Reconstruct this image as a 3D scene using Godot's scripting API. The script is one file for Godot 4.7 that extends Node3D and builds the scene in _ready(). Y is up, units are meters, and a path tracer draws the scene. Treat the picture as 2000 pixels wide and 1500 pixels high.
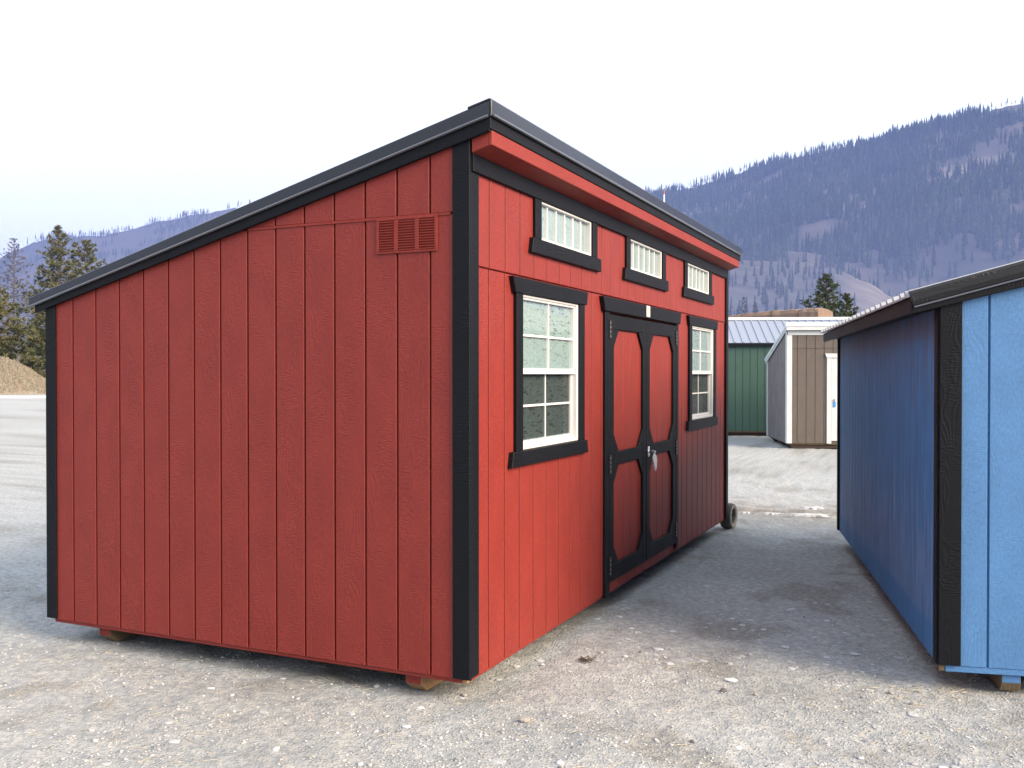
extends Node3D

const CAM := Vector3(2.2987, 1.734, 4.4335)
const FWD := Vector3(-0.41830, -0.01010, -0.90825)
const FOCAL := 1869.77        # in pixels of the 2000 x 1500 photograph

var rng := RandomNumberGenerator.new()
var M := {}
var taken := {}
var fixed_uv := false      # lay texture coordinates by real position instead of a random start

# ------------------------------------------------------------------ small helpers
func numbered(called: String) -> String:
	var n: int = taken.get(called, 0)
	taken[called] = n + 1
	return called if n == 0 else "%s_%03d" % [called, n]

func tag(o: Node, label: String, category: String, group := "", kind := "") -> void:
	if label != "": o.set_meta("label", label)
	if category != "": o.set_meta("category", category)
	if group != "": o.set_meta("group", group)
	if kind != "": o.set_meta("kind", kind)

func thing(called: String, label: String, category: String, at := Vector3.ZERO, turn := 0.0, group := "") -> Node3D:
	var o := Node3D.new()
	o.name = numbered(called)
	add_child(o)
	o.position = at
	o.rotation.y = turn
	tag(o, label, category, group)
	return o

func part(called: String, parent: Node, at := Vector3.ZERO) -> Node3D:
	var o := Node3D.new()
	o.name = called
	parent.add_child(o, true)
	o.position = at
	return o

func put(mesh: Mesh, called: String, mat: Material, parent: Node = self, xf := Transform3D.IDENTITY) -> MeshInstance3D:
	var o := MeshInstance3D.new()
	o.mesh = mesh
	o.name = numbered(called) if parent == self else called
	o.material_override = mat
	o.transform = xf
	parent.add_child(o, true)
	return o

# direction of a pixel of the photograph
func ray(px: float, py: float) -> Vector3:
	var f := FWD.normalized()
	var r := f.cross(Vector3.UP).normalized()
	var u := r.cross(f)
	return f + r * ((px - 1000.0) / FOCAL) - u * ((py - 750.0) / FOCAL)

# point at a given horizontal distance along a pixel's direction
func at_range(px: float, py: float, dist: float) -> Vector3:
	var d := ray(px, py)
	return CAM + d * (dist / Vector2(d.x, d.z).length())

func on_ground(px: float, py: float) -> Vector3:
	var d := ray(px, py)
	return CAM + d * (-CAM.y / d.y)

# ------------------------------------------------------------------ mesh writer
class Shape:
	var v := PackedVector3Array()
	var n := PackedVector3Array()
	var t := PackedVector2Array()
	var c := PackedColorArray()
	var use_color := false
	var col := Color.WHITE

	func tri(a: Vector3, b: Vector3, d: Vector3, ua: Vector2, ub: Vector2, ud: Vector2, hint: Vector3) -> void:
		var nn := (b - a).cross(d - a)
		if nn.length_squared() < 1e-18: return
		nn = nn.normalized()
		if nn.dot(hint) < 0.0:
			nn = -nn
			v.append_array([a, b, d]); t.append_array([ua, ub, ud])
		else:
			v.append_array([a, d, b]); t.append_array([ua, ud, ub])
		n.append_array([nn, nn, nn])
		if use_color: c.append_array([col, col, col])

	func stri(a: Vector3, b: Vector3, d: Vector3, na: Vector3, nb: Vector3, nd: Vector3, ua := Vector2.ZERO, ub := Vector2.ZERO, ud := Vector2.ZERO) -> void:
		var nn := (b - a).cross(d - a)
		if nn.dot(na + nb + nd) < 0.0:
			v.append_array([a, b, d]); n.append_array([na, nb, nd]); t.append_array([ua, ub, ud])
		else:
			v.append_array([a, d, b]); n.append_array([na, nd, nb]); t.append_array([ua, ud, ub])
		if use_color: c.append_array([col, col, col])

	func quad(a: Vector3, b: Vector3, d: Vector3, e: Vector3, hint: Vector3, k: float, off: Vector2, rot: bool) -> void:
		# texture coordinates in metres across the face: grain runs along y (or along x when rot)
		var ax := absf(hint.x); var ay := absf(hint.y); var az := absf(hint.z)
		var us: Array = []
		for p: Vector3 in [a, b, d, e]:
			var q := Vector2(p.x, p.y)
			if ax > ay and ax > az: q = Vector2(p.z, p.y)
			elif ay > az: q = Vector2(p.x, p.z)
			if rot: q = Vector2(q.y, q.x)
			us.append(Vector2(q.x, -q.y) * k + off)
		tri(a, b, d, us[0], us[1], us[2], hint)
		tri(a, d, e, us[0], us[2], us[3], hint)

	func mesh() -> ArrayMesh:
		var a := []
		a.resize(Mesh.ARRAY_MAX)
		a[Mesh.ARRAY_VERTEX] = v
		a[Mesh.ARRAY_NORMAL] = n
		a[Mesh.ARRAY_TEX_UV] = t
		if use_color: a[Mesh.ARRAY_COLOR] = c
		var m := ArrayMesh.new()
		m.add_surface_from_arrays(Mesh.PRIMITIVE_TRIANGLES, a)
		return m

# polygon (x, y) pushed out along z from 0 to thick, with a chamfered front edge
func slab_mesh(poly: PackedVector2Array, thick: float, bevel := 0.003, rot := false, k := 0.5) -> ArrayMesh:
	var s := Shape.new()
	if Geometry2D.is_polygon_clockwise(poly): poly.reverse()
	var off := Vector2.ZERO if fixed_uv else Vector2(rng.randf(), rng.randf())
	if fixed_uv: k = 1.0 / 4.66
	var m := poly.size()
	var inner := PackedVector2Array()
	for i in m:
		var p := poly[i]
		var d0 := (p - poly[(i + m - 1) % m]).normalized()
		var d1 := (poly[(i + 1) % m] - p).normalized()
		var n0 := Vector2(-d0.y, d0.x)
		var n1 := Vector2(-d1.y, d1.x)
		var q := n0 + n1
		q = q / maxf(q.length_squared() * 0.5, 0.2)
		inner.append(p + q * bevel)
	var z1 := thick - bevel
	for i in m:
		var j := (i + 1) % m
		var dir := (poly[j] - poly[i]).normalized()
		var out := Vector3(dir.y, -dir.x, 0)
		s.quad(Vector3(poly[i].x, poly[i].y, 0), Vector3(poly[j].x, poly[j].y, 0), Vector3(poly[j].x, poly[j].y, z1), Vector3(poly[i].x, poly[i].y, z1), out, k, off, rot)
		if bevel > 0.0:
			s.quad(Vector3(poly[i].x, poly[i].y, z1), Vector3(poly[j].x, poly[j].y, z1), Vector3(inner[j].x, inner[j].y, thick), Vector3(inner[i].x, inner[i].y, thick), (out + Vector3(0, 0, 1.2)).normalized(), k, off, rot)
	var idx := Geometry2D.triangulate_polygon(inner)
	for i in range(0, idx.size(), 3):
		var a := inner[idx[i]]; var b := inner[idx[i + 1]]; var c := inner[idx[i + 2]]
		var uv: Array = []
		for p: Vector2 in [a, b, c]:
			var q := Vector2(p.y, p.x) if rot else p
			uv.append(Vector2(q.x, -q.y) * k + off)
		s.tri(Vector3(a.x, a.y, thick), Vector3(b.x, b.y, thick), Vector3(c.x, c.y, thick), uv[0], uv[1], uv[2], Vector3(0, 0, 1))
		s.tri(Vector3(a.x, a.y, 0), Vector3(b.x, b.y, 0), Vector3(c.x, c.y, 0), uv[0], uv[1], uv[2], Vector3(0, 0, -1))
	return s.mesh()

func rect(x0: float, y0: float, x1: float, y1: float) -> PackedVector2Array:
	return PackedVector2Array([Vector2(x0, y0), Vector2(x1, y0), Vector2(x1, y1), Vector2(x0, y1)])

func quadp(a: Vector2, b: Vector2, c: Vector2, d: Vector2) -> PackedVector2Array:
	return PackedVector2Array([a, b, c, d])

# chamfered box
func box_mesh(size: Vector3, b := 0.003, grain := 1, k := 0.5) -> ArrayMesh:
	var s := Shape.new()
	var h := size * 0.5
	b = minf(b, minf(h.x, minf(h.y, h.z)) * 0.8)
	var off := Vector2(rng.randf(), rng.randf())
	for ax in 3:
		var u := (ax + 1) % 3
		var w := (ax + 2) % 3
		var rot := false
		if ax == 2: rot = grain == 0
		elif ax == 0: rot = grain == 2
		else: rot = grain == 0
		for sg: float in [-1.0, 1.0]:
			var pts: Array = []
			for cc: Array in [[-1, -1], [1, -1], [1, 1], [-1, 1]]:
				var p := Vector3.ZERO
				p[ax] = h[ax] * sg
				p[u] = (h[u] - b) * cc[0]
				p[w] = (h[w] - b) * cc[1]
				pts.append(p)
			var hint := Vector3.ZERO
			hint[ax] = sg
			s.quad(pts[0], pts[1], pts[2], pts[3], hint, k, off, rot)
		# edges along ax
		for su: float in [-1.0, 1.0]:
			for sw: float in [-1.0, 1.0]:
				var p0 := Vector3.ZERO; var p1 := Vector3.ZERO; var hint2 := Vector3.ZERO
				p0[u] = h[u] * su; p0[w] = (h[w] - b) * sw
				p1[u] = (h[u] - b) * su; p1[w] = h[w] * sw
				hint2[u] = su; hint2[w] = sw * 0.99
				var a0 := p0; var a1 := p0; var b0 := p1; var b1 := p1
				a0[ax] = -(h[ax] - b); a1[ax] = h[ax] - b
				b0[ax] = -(h[ax] - b); b1[ax] = h[ax] - b
				s.quad(a0, a1, b1, b0, hint2, k, off, rot)
	for sx: float in [-1.0, 1.0]:
		for sy: float in [-1.0, 1.0]:
			for sz: float in [-1.0, 1.0]:
				s.tri(Vector3(h.x * sx, (h.y - b) * sy, (h.z - b) * sz), Vector3((h.x - b) * sx, h.y * sy, (h.z - b) * sz), Vector3((h.x - b) * sx, (h.y - b) * sy, h.z * sz), off, off, off, Vector3(sx, sy, sz))
	return s.mesh()

func bar(parent: Node, called: String, lo: Vector3, hi: Vector3, mat: Material, grain := 1, b := 0.003) -> MeshInstance3D:
	var sz := (hi - lo).abs()
	return put(box_mesh(sz, b, grain), called, mat, parent, Transform3D(Basis.IDENTITY, (lo + hi) * 0.5))

func lathe(profile: Array, segs: int, smooth := true) -> ArrayMesh:
	# profile of Vector2(radius, along x), turned about the x axis
	var s := Shape.new()
	for i in profile.size() - 1:
		var p: Vector2 = profile[i]
		var q: Vector2 = profile[i + 1]
		var dn := Vector2(-(q.y - p.y), q.x - p.x).normalized()   # (radial, axial)
		dn = Vector2(dn.x, dn.y)
		for j in segs:
			var a0 := TAU * j / segs
			var a1 := TAU * (j + 1) / segs
			var f := func(r: Vector2, a: float) -> Vector3: return Vector3(r.y, cos(a) * r.x, sin(a) * r.x)
			var g := func(a: float) -> Vector3: return Vector3(-dn.y, -dn.x * cos(a), -dn.x * sin(a)) * -1.0
			var pa: Vector3 = f.call(p, a0); var pb: Vector3 = f.call(p, a1)
			var qa: Vector3 = f.call(q, a0); var qb: Vector3 = f.call(q, a1)
			var n0: Vector3 = g.call(a0); var n1: Vector3 = g.call(a1)
			if smooth:
				s.stri(pa, pb, qb, n0, n1, n1)
				s.stri(pa, qb, qa, n0, n1, n0)
			else:
				s.tri(pa, pb, qb, Vector2.ZERO, Vector2.ZERO, Vector2.ZERO, n0)
				s.tri(pa, qb, qa, Vector2.ZERO, Vector2.ZERO, Vector2.ZERO, n0)
	return s.mesh()

func tube_into(s: Shape, path: Array, radii: Array, sides: int) -> void:
	for i in path.size() - 1:
		var a: Vector3 = path[i]
		var b: Vector3 = path[i + 1]
		var d := (b - a).normalized()
		var u := d.cross(Vector3(0.31, 0.9, 0.17) if absf(d.y) < 0.9 else Vector3(1, 0, 0.2)).normalized()
		var w := d.cross(u)
		for j in sides:
			var t0 := TAU * j / sides
			var t1 := TAU * (j + 1) / sides
			var n0 := u * cos(t0) + w * sin(t0)
			var n1 := u * cos(t1) + w * sin(t1)
			var ra: float = radii[i]
			var rb: float = radii[i + 1]
			s.stri(a + n0 * ra, a + n1 * ra, b + n1 * rb, n0, n1, n1)
			s.stri(a + n0 * ra, b + n1 * rb, b + n0 * rb, n0, n1, n0)

# ------------------------------------------------------------------ textures and materials
func noise(seed_: int, freq: float, oct := 3, kind := FastNoiseLite.TYPE_SIMPLEX_SMOOTH) -> FastNoiseLite:
	var n := FastNoiseLite.new()
	n.seed = seed_
	n.frequency = freq
	n.noise_type = kind
	n.fractal_octaves = oct
	return n

func tex(data: PackedByteArray, w: int, h: int, fmt := Image.FORMAT_RGB8) -> ImageTexture:
	return ImageTexture.create_from_image(Image.create_from_data(w, h, false, fmt, data))

# embossed wood-grain relief of panel siding, 2 x 2 m: streaks and cathedral arcs along y, short saw ticks across
func wood_height() -> ImageTexture:
	var w := 768
	var h := 768
	var d := PackedByteArray(); d.resize(w * h * 3)
	var warp := noise(11, 1.0, 3); var mask := noise(12, 1.0, 2); var tick := noise(13, 1.0, 2); var mask2 := noise(14, 1.0, 2); var fine := noise(15, 1.0, 2)
	var p := 0
	for y in h:
		var fy := float(y) / h
		for x in w:
			var fx := float(x) / w
			var wp := warp.get_noise_2d(fx * 7.0, fy * 2.2)
			var g := 0.5 + 0.5 * sin(fx * 260.0 + wp * 34.0)
			var mk := clampf(mask.get_noise_2d(fx * 9.0, fy * 1.6 + 40.0) * 2.6 + 0.15, 0.0, 1.0)
			var mt := clampf(mask2.get_noise_2d(fx * 12.0 + 9.0, fy * 4.0) * 2.4 + 0.35, 0.0, 1.0)
			var tk := tick.get_noise_2d(fx * 36.0, fy * 210.0)
			var fi := fine.get_noise_2d(fx * 260.0, fy * 200.0)
			var val := 0.5 + 0.30 * mk * (g * g - 0.4) + 0.36 * mt * tk + 0.16 * fi
			var b := int(clampf(val, 0.0, 1.0) * 255.0)
			d[p] = b; d[p + 1] = b; d[p + 2] = b
			p += 3
	return tex(d, w, h)

# faint differences in paint film
func paint_tone() -> ImageTexture:
	var w := 512
	var d := PackedByteArray(); d.resize(w * w * 3)
	var a := noise(21, 1.0, 4); var b := noise(22, 1.0, 2)
	var p := 0
	for y in w:
		for x in w:
			var fx := float(x) / w; var fy := float(y) / w
			var val := 0.94 + 0.05 * a.get_noise_2d(fx * 9.0, fy * 5.0) + 0.07 * b.get_noise_2d(fx * 150.0, fy * 60.0)
			var q := int(clampf(val, 0.0, 1.0) * 255.0)
			d[p] = q; d[p + 1] = q; d[p + 2] = q
			p += 3
	return tex(d, w, w)

# wall paint with frost and dust run down in streaks: ragged vertical streaks of their own outline
func streak_tone() -> ImageTexture:
	var w := 512
	var h := 512
	var d := PackedByteArray(); d.resize(w * h * 3)
	var a := noise(31, 1.0, 3); var b := noise(32, 1.0, 3)
	var p := 0
	for y in h:
		for x in w:
			var fx := float(x) / w; var fy := float(y) / h
			var st := a.get_noise_2d(fx * 46.0, fy * 2.5) * 0.7 + b.get_noise_2d(fx * 130.0, fy * 5.0) * 0.5
			var val := clampf(0.78 + 0.38 * st, 0.0, 1.0)
			d[p] = int(val * 255.0); d[p + 1] = int(val * 250.0); d[p + 2] = int(clampf(val * 0.96 + 0.02, 0, 1) * 255.0)
			p += 3
	return tex(d, w, h)

# the blue side wall, 4.66 m to a tile: blue paint, pale dust that has run down in ragged streaks to a jagged
# lower edge, and thin rust-brown runs hanging from under the eave
func dusty_blue() -> ImageTexture:
	var w := 1024
	var d := PackedByteArray(); d.resize(w * w * 3)
	var a := noise(131, 1.0, 3); var b := noise(132, 1.0, 3); var c := noise(133, 1.0, 4); var e := noise(134, 1.0, 2)
	var paint := Vector3(0.060, 0.185, 0.43)
	var dust := Vector3(0.20, 0.25, 0.42)
	var rust := Vector3(0.12, 0.085, 0.08)
	var p := 0
	for y in w:
		var h := (1.0 - (y + 0.5) / w) * 4.66
		for x in w:
			var u := (x + 0.5) / w * 4.66
			var st := a.get_noise_2d(u * 9.0, h * 0.7) * 0.6 + b.get_noise_2d(u * 34.0, h * 1.6) * 0.6
			var g := e.get_noise_2d(u * 90.0, h * 90.0)
			var col := paint * (0.88 + 0.30 * st + 0.12 * g)
			var foot := 0.315 + 0.03 * b.get_noise_2d(u * 26.0, 4.0) + 0.012 * g
			if h > foot and h < foot + 0.28 + 0.9 * absf(a.get_noise_2d(u * 13.0, 9.0)) + 0.25 * st:
				col = col.lerp(dust, clampf(0.30 + 0.6 * st + 0.25 * g, 0.0, 0.75))
			if h > 1.95 - 0.75 * clampf(b.get_noise_2d(u * 17.0, 21.0) + 0.15, 0.0, 1.0):
				col = col.lerp(rust, clampf(0.28 + 1.1 * b.get_noise_2d(u * 40.0, h * 2.0) + 0.3 * g, 0.0, 0.65))
			col *= 0.95 + 0.12 * c.get_noise_2d(u * 3.0, h * 3.0)
			var sr := Color(maxf(col.x, 0.0), maxf(col.y, 0.0), maxf(col.z, 0.0)).linear_to_srgb()
			d[p] = int(clampf(sr.r, 0, 1) * 255.0); d[p + 1] = int(clampf(sr.g, 0, 1) * 255.0); d[p + 2] = int(clampf(sr.b, 0, 1) * 255.0)
			p += 3
	return tex(d, w, w)

# packed grey gravel: speckles of stone on silt, tile of about 2 m; alpha-free colour and a separate height
func gravel_pair() -> Array:
	var w := 1024
	var d := PackedByteArray(); d.resize(w * w * 3)
	var hgt := PackedByteArray(); hgt.resize(w * w * 3)
	var cell := noise(41, 1.0, 1, FastNoiseLite.TYPE_CELLULAR)
	cell.cellular_return_type = FastNoiseLite.RETURN_CELL_VALUE
	var dist := noise(41, 1.0, 1, FastNoiseLite.TYPE_CELLULAR)
	dist.cellular_return_type = FastNoiseLite.RETURN_DISTANCE
	var a := noise(42, 1.0, 4); var b := noise(43, 1.0, 2); var soft := noise(44, 1.0, 3)
	var p := 0
	for y in w:
		for x in w:
			var fx := float(x) / w; var fy := float(y) / w
			var silt := a.get_noise_2d(fx * 30.0, fy * 30.0)
			var grit := b.get_noise_2d(fx * 300.0, fy * 300.0)
			var cx := fx * 130.0; var cy := fy * 130.0
			var cv := cell.get_noise_2d(cx, cy)
			var dd := dist.get_noise_2d(cx, cy) + 1.0
			var val := 0.80 + 0.12 * silt + 0.07 * grit
			var hh := 0.38 + 0.16 * silt + 0.16 * grit
			if cv > 0.22 + 0.35 * soft.get_noise_2d(fx * 8.0, fy * 8.0):
				var stone := clampf((0.52 - dd) * 4.0, 0.0, 1.0)
				val = lerpf(val, 0.74 + 0.25 * (cv * cv), stone * 0.55)
				hh += stone * 0.32
			var warm := 0.02 * silt
			d[p] = int(clampf(val + warm, 0, 1) * 255.0)
			d[p + 1] = int(clampf(val * 0.985, 0, 1) * 255.0)
			d[p + 2] = int(clampf(val * 0.955 - warm, 0, 1) * 255.0)
			var q := int(clampf(hh, 0, 1) * 255.0)
			hgt[p] = q; hgt[p + 1] = q; hgt[p + 2] = q
			p += 3
	return [tex(d, w, w), tex(hgt, w, w)]

# frosted film inside a pane: pale film, with cracks, bare bands and holes through which the dark room shows (alpha)
func frost_tex(seed_: int, holes: float) -> ImageTexture:
	var w := 256
	var d := PackedByteArray(); d.resize(w * w * 4)
	var a := noise(seed_, 1.0, 4); var b := noise(seed_ + 1, 1.0, 4); var c := noise(seed_ + 2, 1.0, 3); var e := noise(seed_ + 3, 1.0, 3)
	var p := 0
	for y in w:
		for x in w:
			var fx := float(x) / w; var fy := float(y) / w
			var wob := 0.05 * a.get_noise_2d(fx * 9.0, 3.0)
			var crack := absf(b.get_noise_2d(fx * 2.2, fy * 9.0 + 0.4 * a.get_noise_2d(fx * 5.0, fy * 5.0)))
			var blot := c.get_noise_2d(fx * 3.5, fy * 7.0) + 0.25 * e.get_noise_2d(fx * 16.0, fy * 20.0)
			var al := 1.0
			if crack < 0.034 * clampf(0.4 + 3.0 * e.get_noise_2d(fx * 3.0, fy * 3.0), 0.0, 1.5): al = 0.15
			if blot > 0.62 - holes: al = 0.15
			if fy < 0.05 + wob: al = 0.2 + 0.2 * (a.get_noise_2d(fx * 60.0, fy * 60.0) + 0.3)
			var val := 0.90 + 0.10 * a.get_noise_2d(fx * 8.0, fy * 8.0) + 0.05 * e.get_noise_2d(fx * 70.0, fy * 70.0)
			d[p] = int(clampf(val * 0.90, 0, 1) * 255.0); d[p + 1] = int(clampf(val, 0, 1) * 255.0); d[p + 2] = int(clampf(val * 0.985, 0, 1) * 255.0)
			d[p + 3] = int(clampf(al, 0, 1) * 255.0)
			p += 4
	return tex(d, w, w, Image.FORMAT_RGBA8)

func lin(r: float, g: float, b: float) -> Color:
	return Color(r, g, b).linear_to_srgb()

func mat(c: Color, rough := 0.6, spec := 0.5, metal := 0.0) -> StandardMaterial3D:
	var m := StandardMaterial3D.new()
	m.albedo_color = c
	m.roughness = rough
	m.metallic = metal
	m.metallic_specular = spec
	return m

func painted(c: Color, rough: float, relief: float, spec := 0.5, tone: Texture2D = null) -> StandardMaterial3D:
	var m := mat(c, rough, spec)
	m.albedo_texture = M.tone if tone == null else tone
	m.heightmap_enabled = true
	m.heightmap_texture = M.wood
	m.heightmap_scale = relief
	return m

func make_materials() -> void:
	M.wood = wood_height()
	M.tone = paint_tone()
	M.streak = streak_tone()
	M.red = painted(lin(0.228, 0.029, 0.022), 0.52, 0.32, 0.38)
	M.red_board = painted(lin(0.235, 0.034, 0.026), 0.55, 0.22, 0.32)
	M.black = painted(lin(0.0055, 0.0065, 0.010), 0.55, 0.35, 0.28)
	M.black_metal = painted(lin(0.010, 0.013, 0.022), 0.32, 0.08, 0.42)
	M.black_metal.clearcoat_enabled = true
	M.black_metal.clearcoat = 0.3
	M.black_metal.clearcoat_roughness = 0.12
	M.white = mat(lin(0.62, 0.635, 0.64), 0.4)
	M.inner = mat(lin(0.22, 0.16, 0.10), 0.8)
	M.raw_wood = painted(lin(0.33, 0.20, 0.10), 0.75, 0.4)
	M.old_wood = painted(lin(0.16, 0.12, 0.07), 0.8, 0.5)
	M.blue = painted(lin(0.068, 0.198, 0.43), 0.55, 0.13)
	M.blue_side = painted(lin(0.045, 0.20, 0.56), 0.6, 0.3, 0.35, M.streak)
	M.blue_side.albedo_color = Color.WHITE
	M.blue_side.albedo_texture = dusty_blue()
	M.blue_side.heightmap_enabled = false
	M.green = painted(lin(0.026, 0.080, 0.068), 0.6, 0.4)
	M.brown = painted(lin(0.110, 0.093, 0.082), 0.65, 0.4)
	M.brown_side_lit = painted(lin(0.26, 0.25, 0.265), 0.65, 0.4, 0.5, M.streak)  # paler copy of the brown: the side wall's brighter light is put into its colour
	M.white_trim = painted(lin(0.60, 0.64, 0.66), 0.55, 0.25)
	M.grey_metal = mat(lin(0.24, 0.28, 0.37), 0.42, 0.5, 0.2)
	M.rubber = mat(lin(0.035, 0.033, 0.032), 0.85)
	M.dusty_rubber = mat(lin(0.23, 0.22, 0.19), 0.9)
	M.rim = mat(lin(0.10, 0.095, 0.09), 0.6, 0.5, 0.3)
	M.chrome = mat(lin(0.75, 0.76, 0.78), 0.18, 0.5, 1.0)
	M.hinge = mat(lin(0.008, 0.008, 0.009), 0.45)
	M.screw = mat(lin(0.6, 0.6, 0.62), 0.35, 0.5, 0.7)
	var g := mat(Color(0.9, 0.97, 1.0, 0.10), 0.02, 0.6)
	g.transparency = BaseMaterial3D.TRANSPARENCY_ALPHA
	M.glass = g
	var sc := mat(Color(0.06, 0.065, 0.075, 0.55), 0.8, 0.2)
	sc.transparency = BaseMaterial3D.TRANSPARENCY_ALPHA
	M.screen = sc
	M.frost = []
	for i in 5:
		var f := mat(lin(0.245, 0.31, 0.325), 0.7, 0.3)
		f.albedo_texture = frost_tex(60 + i * 7, [-0.2, -0.1, -0.03, 0.26, 0.18][i])
		f.transparency = BaseMaterial3D.TRANSPARENCY_ALPHA
		M.frost.append(f)
	var bag := mat(Color(0.85, 0.88, 0.92, 0.55), 0.15, 0.6)
	bag.transparency = BaseMaterial3D.TRANSPARENCY_ALPHA
	M.bag = bag

# ------------------------------------------------------------------ frames of reference for walls (x along the wall, y up, z out)
func frame_out_x(x: float) -> Transform3D:      # wall facing +X: u = -z
	return Transform3D(Basis(Vector3(0, 0, -1), Vector3.UP, Vector3(1, 0, 0)), Vector3(x, 0, 0))

func frame_out_minus_x(x: float) -> Transform3D: # wall facing -X: u = z
	return Transform3D(Basis(Vector3(0, 0, 1), Vector3.UP, Vector3(-1, 0, 0)), Vector3(x, 0, 0))

func frame_out_z(z: float) -> Transform3D:      # wall facing +Z: u = x
	return Transform3D(Basis.IDENTITY, Vector3(0, 0, z))

func frame_out_minus_z(z: float) -> Transform3D:
	return Transform3D(Basis(Vector3(-1, 0, 0), Vector3.UP, Vector3(0, 0, -1)), Vector3(0, 0, z))

func board(parent: Node, called: String, fr: Transform3D, poly: PackedVector2Array, z0: float, thick: float, m: Material, rot := false, bevel := 0.003) -> MeshInstance3D:
	return put(slab_mesh(poly, thick, bevel, rot), called, m, parent, fr * Transform3D(Basis.IDENTITY, Vector3(0, 0, z0)))

# vertical siding planks between u0 and u1, clipped to an outline and with openings cut out
func siding(parent: Node, fr: Transform3D, outline: PackedVector2Array, grooves: Array, openings: Array, z0: float, thick: float, m: Material, called := "siding_plank", gap := 0.0055, bevel := 0.003) -> void:
	for i in grooves.size() - 1:
		var strip := rect(grooves[i] + gap, -1.0, grooves[i + 1] - gap, 9.0)
		for piece: PackedVector2Array in Geometry2D.intersect_polygons(outline, strip):
			var todo: Array = [piece]
			for op: PackedVector2Array in openings:
				var next: Array = []
				for q: PackedVector2Array in todo:
					for r: PackedVector2Array in Geometry2D.clip_polygons(q, op):
						next.append(r)
				todo = next
			for q: PackedVector2Array in todo:
				if q.size() >= 3: board(parent, called, fr, q, z0, thick, m, false, bevel)

# wall backing cut round rectangular openings: boxes over a grid of cells, one mesh
func backing(parent: Node, called: String, fr: Transform3D, u0: float, v0: float, u1: float, v1: float, openings: Array, z0: float, z1: float, m: Material) -> void:
	var us := [u0, u1]; var vs := [v0, v1]
	for o: Rect2 in openings:
		us.append_array([o.position.x, o.end.x]); vs.append_array([o.position.y, o.end.y])
	us.sort(); vs.sort()
	var s := Shape.new()
	for i in us.size() - 1:
		for j in vs.size() - 1:
			if us[i + 1] - us[i] < 1e-4 or vs[j + 1] - vs[j] < 1e-4: continue
			var mid := Vector2((us[i] + us[i + 1]) * 0.5, (vs[j] + vs[j + 1]) * 0.5)
			var hole := false
			for o: Rect2 in openings:
				if o.has_point(mid): hole = true
			if hole: continue
			var a := Vector3(us[i], vs[j], 0); var b := Vector3(us[i + 1], vs[j], 0); var c := Vector3(us[i + 1], vs[j + 1], 0); var d := Vector3(us[i], vs[j + 1], 0)
			for zz: Array in [[z1, 1.0], [z0, -1.0]]:
				var o3 := Vector3(0, 0, zz[0])
				s.quad(a + o3, b + o3, c + o3, d + o3, Vector3(0, 0, zz[1]), 0.5, Vector2.ZERO, false)
	# reveals round each opening
	for o: Rect2 in openings:
		var a := Vector3(o.position.x, o.position.y, z0); var b := Vector3(o.end.x, o.position.y, z0); var c := Vector3(o.end.x, o.end.y, z0); var d := Vector3(o.position.x, o.end.y, z0)
		var up := Vector3(0, 0, z1 - z0)
		s.quad(a, b, b + up, a + up, Vector3.UP, 0.5, Vector2.ZERO, false)
		s.quad(d, c, c + up, d + up, Vector3.DOWN, 0.5, Vector2.ZERO, false)
		s.quad(a, d, d + up, a + up, Vector3.RIGHT, 0.5, Vector2.ZERO, false)
		s.quad(b, c, c + up, b + up, Vector3.LEFT, 0.5, Vector2.ZERO, false)
	put(s.mesh(), called, m, parent, fr)

func pane_quad(w: float, h: float) -> ArrayMesh:
	var s := Shape.new()
	var a := Vector3(-w / 2, -h / 2, 0); var b := Vector3(w / 2, -h / 2, 0); var c := Vector3(w / 2, h / 2, 0); var d := Vector3(-w / 2, h / 2, 0)
	s.tri(a, b, c, Vector2(0, 1), Vector2(1, 1), Vector2(1, 0), Vector3(0, 0, 1))
	s.tri(a, c, d, Vector2(0, 1), Vector2(1, 0), Vector2(0, 0), Vector3(0, 0, 1))
	return s.mesh()

# ------------------------------------------------------------------ the red shed
const RS_D := 3.05
const RS_L := 6.20
const SLOPE := 0.2526

func rake_low(x: float) -> float:      # lower edge of the sloping fascia board
	return 2.937 + SLOPE * x

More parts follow.
